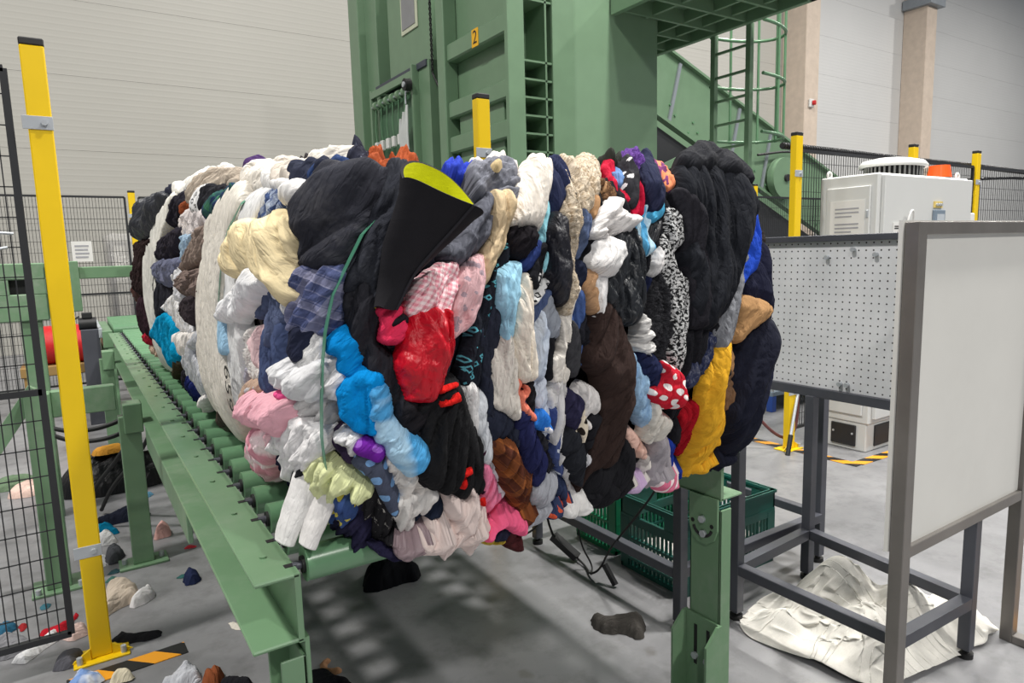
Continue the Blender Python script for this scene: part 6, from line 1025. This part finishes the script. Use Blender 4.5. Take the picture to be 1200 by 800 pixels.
 ('bathing_hat', 'cap', 'sky blue cap edge under the dark navy knit hat', None, (80, 172, 214), [(0.84,0.67),(0.885,0.69),(0.88,0.665),(0.845,0.655)], {'lay': 3}),
 ('handbag', 'bag', 'black handbag corner beside the sky blue striped scarf', None, (30, 30, 34), [(0.825,0.645),(0.88,0.66),(0.865,0.62),(0.825,0.595)], {'lay': 2, 'gloss': 0.4, 'amp': 0.006}),
 ('fur_stole', 'collar', 'brown fur collar at the top beside the olive beanie', None, (120, 88, 62), [(0.715,0.735),(0.745,0.73),(0.745,0.69),(0.71,0.69),(0.71,0.71)], {'lay': 2, 'pat': ('shaggy', (70, 50, 36))}),
 ('shirt', 'shirt', 'black shirt below the red striped cardigan', None, (22, 22, 26), [(0.75,0.75),(0.765,0.74),(0.795,0.665),(0.78,0.66),(0.74,0.69)], {'lay': 1}),
 ('stocking', 'tights', 'pale grey stocking scrap beside the black pile skirt', None, (205, 203, 203), [(0.825,0.53),(0.86,0.6),(0.865,0.58),(0.845,0.535)], {'lay': 2}),
 ('waistband', '', 'white waistband with black lettering', 'underpants', (228, 228, 228), [(-1.035,0.775),(-1.01,0.815),(-0.9,0.81),(-0.895,0.74),(-1.005,0.74)], {'lay': 3, 'pat': ('print', (30, 30, 34)), 'amp': 0.004}),
 ('handle', '', '', 'tote_bag', (0, 134, 210), [(0.11,0.44),(0.13,0.465),(0.145,0.435),(0.14,0.38),(0.125,0.385),(0.125,0.415),(0.11,0.42)], {'lay': 3, 'th': 0.05, 'amp': 0.005}),
 ('sleeve', '', '', 'black_hoodie', (29, 28, 33), [(0.94,0.715),(0.975,0.715),(1.03,0.665),(1.025,0.575),(1.005,0.455),(0.99,0.4),(0.95,0.4),(0.95,0.46),(0.945,0.535),(0.945,0.67)], {'lay': 3, 'th': 0.07, 'fold': 80, 'wl': 0.08}),
 ('hood', '', '', 'black_hoodie', (27, 28, 32), [(0.995,0.77),(1.095,0.83),(1.195,0.845),(1.24,0.82),(1.215,0.775),(1.19,0.735),(1.155,0.755),(1.1,0.77),(1.03,0.75),(0.995,0.755)], {'lay': 5, 'th': 0.04, 'fold': 25, 'amp': 0.012, 'wl': 0.09}),
 ('sleeve', '', '', 'fleece_coat', (24, 26, 42), [(1.155,0.185),(1.195,0.29),(1.27,0.28),(1.255,0.17),(1.25,0.125),(1.24,0.07),(1.21,0.105)], {'lay': 4, 'th': 0.08, 'fold': 70, 'amp': 0.016}),
 ('red_band', '', '', 'harness', (205, 30, 26), [(0.245,0.345),(0.28,0.35),(0.285,0.345),(0.245,0.335)], {'lay': 5, 'th': 0.02, 'amp': 0.002}),
 ('red_band', '', '', 'harness', (205, 30, 26), [(0.245,0.32),(0.27,0.325),(0.285,0.33),(0.29,0.315),(0.27,0.31),(0.245,0.31)], {'lay': 5, 'th': 0.02, 'amp': 0.002}),
 ('red_band', '', '', 'harness', (205, 30, 26), [(0.3,0.175),(0.32,0.18),(0.325,0.17),(0.305,0.165)], {'lay': 5, 'th': 0.02, 'amp': 0.002}),
 ('red_band', '', '', 'harness', (205, 30, 26), [(0.3,0.155),(0.31,0.16),(0.315,0.15),(0.305,0.14)], {'lay': 5, 'th': 0.02, 'amp': 0.002}),
 ('red_band', '', '', 'harness', (205, 30, 26), [(0.365,0.1),(0.375,0.1),(0.38,0.085),(0.37,0.085)], {'lay': 5, 'th': 0.02, 'amp': 0.002}),
 ('elastic_strap', '', '', 'harness', (30, 30, 32), [(0.285,0.34),(0.3,0.34),(0.33,0.25),(0.355,0.17),(0.34,0.165),(0.305,0.245)], {'lay': 3, 'th': 0.03, 'amp': 0.003}),
 ('black_band', '', '', 'bikini', (24, 22, 26), [(0.18,0.475),(0.205,0.485),(0.21,0.47),(0.18,0.46)], {'lay': 3, 'th': 0.02, 'amp': 0.002}),
 ('blue_corner', '', '', 'dotted_hat', (70, 86, 124), [(0.865,0.255),(0.9,0.275),(0.92,0.265),(0.925,0.225),(0.89,0.24)], {'lay': 5, 'th': 0.03, 'amp': 0.004}),
 ('red_motif', '', '', 'baby_sweater', (196, 30, 52), [(0.915,0.08),(0.935,0.08),(0.955,0.06),(0.94,0.055)], {'lay': 4, 'th': 0.02, 'amp': 0.001}),
 ('white_motif', '', '', 'baby_sweater', (226, 222, 222), [(0.925,0.05),(0.955,0.05),(0.99,0.005),(0.96,0.015)], {'lay': 4, 'th': 0.02, 'amp': 0.001}),
 ('button', '', '', 'wool_coat', (14, 14, 18), [(1.24,0.555),(1.27,0.56),(1.27,0.555),(1.27,0.54),(1.26,0.535),(1.24,0.545)], {'lay': 5, 'th': 0.03, 'amp': 0}),
 ('button', '', '', 'shirt_dress', (186, 166, 128), [(0.425,0.745),(0.44,0.755),(0.45,0.75),(0.45,0.745),(0.435,0.735),(0.425,0.735)], {'lay': 5, 'th': 0.03, 'amp': 0}),
 ('silver_label', '', '', 'hosiery', (196, 196, 200), [(-0.33,0.285),(-0.15,0.325),(-0.14,0.315),(-0.31,0.275)], {'lay': 4, 'th': 0.02, 'amp': 0.001}),
 ('blue_label', '', '', 'numbered_sheet', (160, 200, 228), [(-0.515,0.435),(-0.465,0.46),(-0.445,0.365),(-0.535,0.35)], {'lay': 4, 'th': 0.02, 'amp': 0.001}),
 ('pink_bow', '', '', 'plush_hat', (240, 90, 150), [(0.02,0.34),(0.045,0.345),(0.045,0.325),(0.025,0.325)], {'lay': 4, 'th': 0.03, 'amp': 0.003}),
 ('snap_button', '', '', 'fleece_jacket', (170, 170, 174), [(1.105,0.425),(1.11,0.43),(1.115,0.42),(1.11,0.415)], {'lay': 4, 'th': 0.02, 'amp': 0}),
]
STRAPS = [  # path up the left side (s, t, lift), y on the far side
 ([(0.065, 0.0, 0.0), (0.065, 0.115, 0.04), (0.095, 0.195, 0.052), (0.1, 0.265, 0.056), (0.105, 0.335, 0.056), (0.11, 0.405, 0.056), (0.115, 0.46, 0.056), (0.125, 0.525, 0.056), (0.145, 0.585, 0.056), (0.16, 0.63, 0.052), (0.175, 0.66, 0.03), (0.185, 0.73, 0.0), (0.19499999999999998, 0.81, -0.02)], 0.15),
 ([(-0.57, 0.0, 0.0), (-0.57, 0.23, 0.04), (-0.585, 0.3, 0.048), (-0.55, 0.385, 0.05), (-0.52, 0.46, 0.05), (-0.49, 0.53, 0.05), (-0.465, 0.605, 0.052), (-0.41, 0.66, 0.052), (-0.325, 0.71, 0.05), (-0.33, 0.755, 0.03), (-0.32, 0.825, 0.0), (-0.31, 0.905, -0.02)], 0.6),
 ([(-1.35, 0., 0.), (-1.36, .2, .03), (-1.36, .5, .04), (-1.34, .75, .0), (-1.33, .86, -.02)], 1.3),
 ([(-2.1, 0., 0.), (-2.1, .3, .03), (-2.1, .6, .04), (-2.1, .75, 0.), (-2.1, .86, -.02)], 2.1)]
# ------------------------------------------------------------------ the bale
def core_mat():
    m, nt, b = base_mat('gap_shade_textile', .95, 0, .1); uvn = nd(nt, 'ShaderNodeUVMap'); mp = nd(nt, 'ShaderNodeMapping'); mp.inputs['Scale'].default_value = (34, 9, 1); nt.links.new(uvn.outputs[0], mp.inputs['Vector'])
    vo = nd(nt, 'ShaderNodeTexVoronoi'); vo.inputs['Scale'].default_value = 1.; nt.links.new(mp.outputs[0], vo.inputs['Vector'])
    sp = nd(nt, 'ShaderNodeSeparateColor'); nt.links.new(vo.outputs['Color'], sp.inputs[0])
    c = ramp(nt, sp.outputs[0], [(0, lin((26, 26, 30))), (.45, lin((34, 36, 48))), (.62, lin((48, 38, 37))), (.74, lin((50, 54, 70))), (.86, lin((58, 60, 74))), (.95, lin((110, 104, 100)))])  # textile tones kept dark to paint in the shade of gaps between garments
    nt.links.new(c, b.inputs['Base Color']); bump(nt, b, noise(nt, uvn.outputs[0], 60, 4), .6, .01); return m
smax = LFAR-(LF+R1); ss = np.concatenate([np.arange(-smax-R3*1.57-1.30, 1.2+R2*1.57+2.92, .025)]); tt = np.concatenate([[0.], np.arange(.02, .98, .03)])
S, Tt = np.meshgrid(ss, tt, indexing='ij'); Pc = bale_point(S, Tt); Nc = bale_normal(S, Tt)
lump = pnoise(S*14, Tt*5)*.022+pnoise(S*30+5, Tt*9)*.010-.022
Pc = Pc+Nc*lump[..., None]; Pc[..., 2] = np.maximum(Pc[..., 2], .874)
ns, ntt = S.shape; Vc = Pc.reshape(-1, 3); Fc = [(i*ntt+j, ((i+1) % ns)*ntt+j, ((i+1) % ns)*ntt+j+1, i*ntt+j+1) for i in range(ns) for j in range(ntt-1)]
Vc = np.concatenate([Vc, [[.65, 1.4, 1.74], [.65, 1.4, .874]]]); k0 = ns*ntt
Fc += [(i*ntt+ntt-1, ((i+1) % ns)*ntt+ntt-1, k0) for i in range(ns)]+[(((i+1) % ns)*ntt, i*ntt, k0+1) for i in range(ns)]
uvc = np.concatenate([np.stack([S.ravel(), Tt.ravel()], 1), [[0, 0], [0, 0]]])
BALE = link_mesh('textile_bale', Vc, Fc, core_mat(), None, True, uvc)
tag(BALE, 'huge pressed bale of mixed second-hand clothes held by green straps', 'bale')
STRAP = paint('green_pet_strap', (70, 128, 104), .3, var=.04)
def strap(path_left, y_right, name='strap'):
    L = []
    for s, t, off in path_left: p = bale_point(s, t)+bale_normal(np.array(s), np.array(t))*off; L.append(p)
    yl = float(L[-1][1]); zt_ = float(L[-1][2])
    dxr = .13*min(1, max(0, (y_right-.15)/.7)); R = [np.array([x-dxr, yl+(y_right-yl)*q, z]) for x, q, z in ((.35, .1, zt_-.02), (.8, .5, zt_-.02), (1.2, .9, zt_-.03), (1.40, 1, zt_-.10), (1.47, 1, 1.3), (1.42, 1, 1.0), (1.30, 1, .876))]
    path = [Vector(p) for p in L+R]; n = len(path)
    m = MB(); V = []
    for i, p in enumerate(path):
        d = (path[min(i+1, n-1)]-path[max(i-1, 0)]).normalized(); wv_ = Vector((0, 1, 0)); wv_ = (wv_-d*wv_.dot(d)).normalized(); nn = wv_.cross(d).normalized()
        V += [p+wv_*.008+nn*.0006, p-wv_*.008+nn*.0006, p-wv_*.008-nn*.0006, p+wv_*.008-nn*.0006]
    m.add(V, [(4*i+a, 4*i+(a+1) % 4, 4*i+4+(a+1) % 4, 4*i+4+a) for i in range(n-1) for a in range(4)])
    return m.build(name, STRAP, BALE)
for path, yr in STRAPS: strap([(a, b, c) for a, b, c in path], yr)
BY = {}
for gi, (name, cat, label, part_of, rgb, pts, o) in enumerate(GARMENTS):
    th = o.get('th', .035)*.78; lay = o.get('lay', 1); amp = o.get('amp', .012); wl = o.get('wl', .06); fold = o.get('fold', 60); pat = o.get('pat'); small = bool(part_of) and not cat and th <= .03
    if max(rgb) < 48: rgb = tuple(int(v*1.2+3) for v in rgb)
    P2 = np.array(pts); ext = np.ptp(P2, axis=0).max(); step = .0038 if ext < .4 else .0055
    if ext > .9: step = .012
    if small: step = .004
    V, F, h, d, AB = cloth_patch(pts, step, th, amp*(2.0 if amp < .016 else 1.45), wl*.72, fold, gi*1.37+3, min(.03, max(.010, th*.4)), .006 if small else .022, .002 if small else .008, .001 if small else .004)
    if pat and pat[0] == 'shaggy': h = h+np.clip(d/.02, 0, 1)*.007*pnoise(V[:, 0]*150, V[:, 1]*150)
    N_ = bale_normal(V[:, 0], V[:, 1]); P3 = bale_point(V[:, 0], V[:, 1])+N_*(h+lay*.0115)[:, None]
    onr = V[:, 0] < .05; P3[:, 2] = np.where(onr, np.maximum(P3[:, 2], .876), P3[:, 2])
    par = BY.get(part_of) if part_of else None
    ob = link_mesh(name, P3, F, fabric(rgb, o.get('gloss', .92), pat), par, True, AB)
    if par is None: tag(ob, label, cat, 'garments pressed into the bale'); BY[name] = ob
    elif label: ob['label'] = label
# handwriting on the numbered sheet
Vt, Ft = text_geo('659', .085)
tv = np.array(Vt); s_ = -.44+tv[:, 1]*1.3-tv[:, 0]*.45; t_ = .275-tv[:, 0]
q = bale_point(s_, t_)+bale_normal(s_, t_)*.058
link_mesh('handwriting', q, Ft, INK, BY['numbered_sheet'])
# folded neoprene sleeve with a bright lining
NE = empty('neoprene_sleeve', (.2, -.2, 1.3), 'black neoprene sleeve with lime yellow lining jutting out of the bale', 'sleeve', 'garments pressed into the bale')
def sleeve():
    rings = [((.132, 1.366), (.182, 1.360), .10, .028, 0.), ((.142, 1.428), (.214, 1.420), .11, .040, 0.), ((.147, 1.482), (.254, 1.458), .125, .052, .0), ((.160, 1.525), (.296, 1.496), .14, .060, .010), ((.171, 1.562), (.318, 1.520), .155, .066, .030), ((.172, 1.590), (.330, 1.530), .165, .070, .062)]
    n = 40; outer = []
    for (lx, lz), (rx, rz), off, b_, lift in rings:
        ce = np.array([(lx+rx)/2, LF-off+.02, (lz+rz)/2]); ra = np.array([(rx-lx)/2, 0, (rz-lz)/2])
        for k in range(n):
            t = 2*math.pi*k/n; ex, ey = math.cos(t), math.sin(t)
            ex = math.copysign(abs(ex)**.8, ex)
            outer.append(ce+ra*ex+np.array([.012*max(ey, 0), b_*ey*(.55 if ey < 0 else 1), lift*max(ey, 0)+.003*math.sin(3*t+lx*20)]))
    return np.array(outer), n, len(rings)
VO, n_, m_ = sleeve(); FO = [(i*n_+k, i*n_+(k+1) % n_, (i+1)*n_+(k+1) % n_, (i+1)*n_+k) for i in range(m_-1) for k in range(n_)]
cen = VO.reshape(m_, n_, 3).mean(1, keepdims=True); VI = (cen+(VO.reshape(m_, n_, 3)-cen)*.93); VI = VI.reshape(-1, 3)
link_mesh('outer_shell', VO, FO+[tuple(range(n_))], fabric((30, 29, 33), .8, None, .05), NE, True, VO[:, [0, 2]])
rim = [(k, (k+1) % n_, n_+(k+1) % n_, n_+k) for k in range(n_)]
link_mesh('rim', np.concatenate([VO[-n_:], VI[-n_:]]), rim, fabric((30, 29, 33), .8, None, .05), NE, True, np.concatenate([VO[-n_:, [0, 2]], VI[-n_:, [0, 2]]]))
link_mesh('lining', VI, [f[::-1] for f in FO], fabric((202, 205, 28), .85, None, .1), NE, True, VI[:, [0, 2]])
sm_ = [VO[i*n_+33]+np.array([0, -.002, 0]) for i in range(m_)]
MB().tube([tuple(p) for p in sm_], .0025, 6, smooth_n=2).build('seam', fabric((44, 43, 48), .8), NE)

# long white socks hanging over the rollers
def long_sock(label, path, wd, thk, rgb, seed):
    P = [Vector(q) for q in path]
    for _ in range(3):
        Q = [P[0]]
        for a, b in zip(P[:-1], P[1:]): Q += [a*.75+b*.25, a*.25+b*.75]
        P = Q+[P[-1]]
    n = 28; V = []; UV = []; m = len(P); wdir0 = Vector((.55, -.83, 0)).normalized(); L = 0.
    for i, p_ in enumerate(P):
        d = (P[min(i+1, m-1)]-P[max(i-1, 0)]).normalized(); wd_ = (wdir0-d*wdir0.dot(d)).normalized(); nn = d.cross(wd_); f = i/(m-1)
        if i: L += (p_-P[i-1]).length
        k = (1.15-.45*f)*(1 if f < .93 else .92-.1*(f-.93)/.07); cuffk = 1.1 if f < .12 else 1.
        for j in range(n):
            t = 2*math.pi*j/n; r = 1+.10*float(pnoise(np.array(math.cos(t)*1.6+seed), np.array(L*26+math.sin(t)*1.2)))
            V.append(p_+wd_*(wd*k*cuffk*r*math.cos(t))+nn*(thk*k*r*math.sin(t))); UV.append((L, j/n*.14))
    F = [(i*n+j, i*n+(j+1) % n, (i+1)*n+(j+1) % n, (i+1)*n+j) for i in range(m-1) for j in range(n)]+[tuple(range(n-1, -1, -1)), tuple(range((m-1)*n, m*n))]
    tag(link_mesh('long_sock', [tuple(v) for v in V], F, fabric(rgb, .92, None, .5), None, True, UV), label, 'sock', 'garments pressed into the bale')
long_sock('long white football sock hanging furthest over the rollers', [(.10, .06, 1.12), (.045, .03, 1.05), (.015, .045, .96), (-.004, .058, .91), (-.012, .06, .882)], .034, .014, (230, 228, 226), 3)
long_sock('shorter white football sock with a hem band beside the longer one', [(.12, .03, 1.08), (.075, .0, 1.02), (.045, .005, .95), (.028, .012, .905), (.02, .014, .884)], .030, .013, (224, 221, 219), 8)
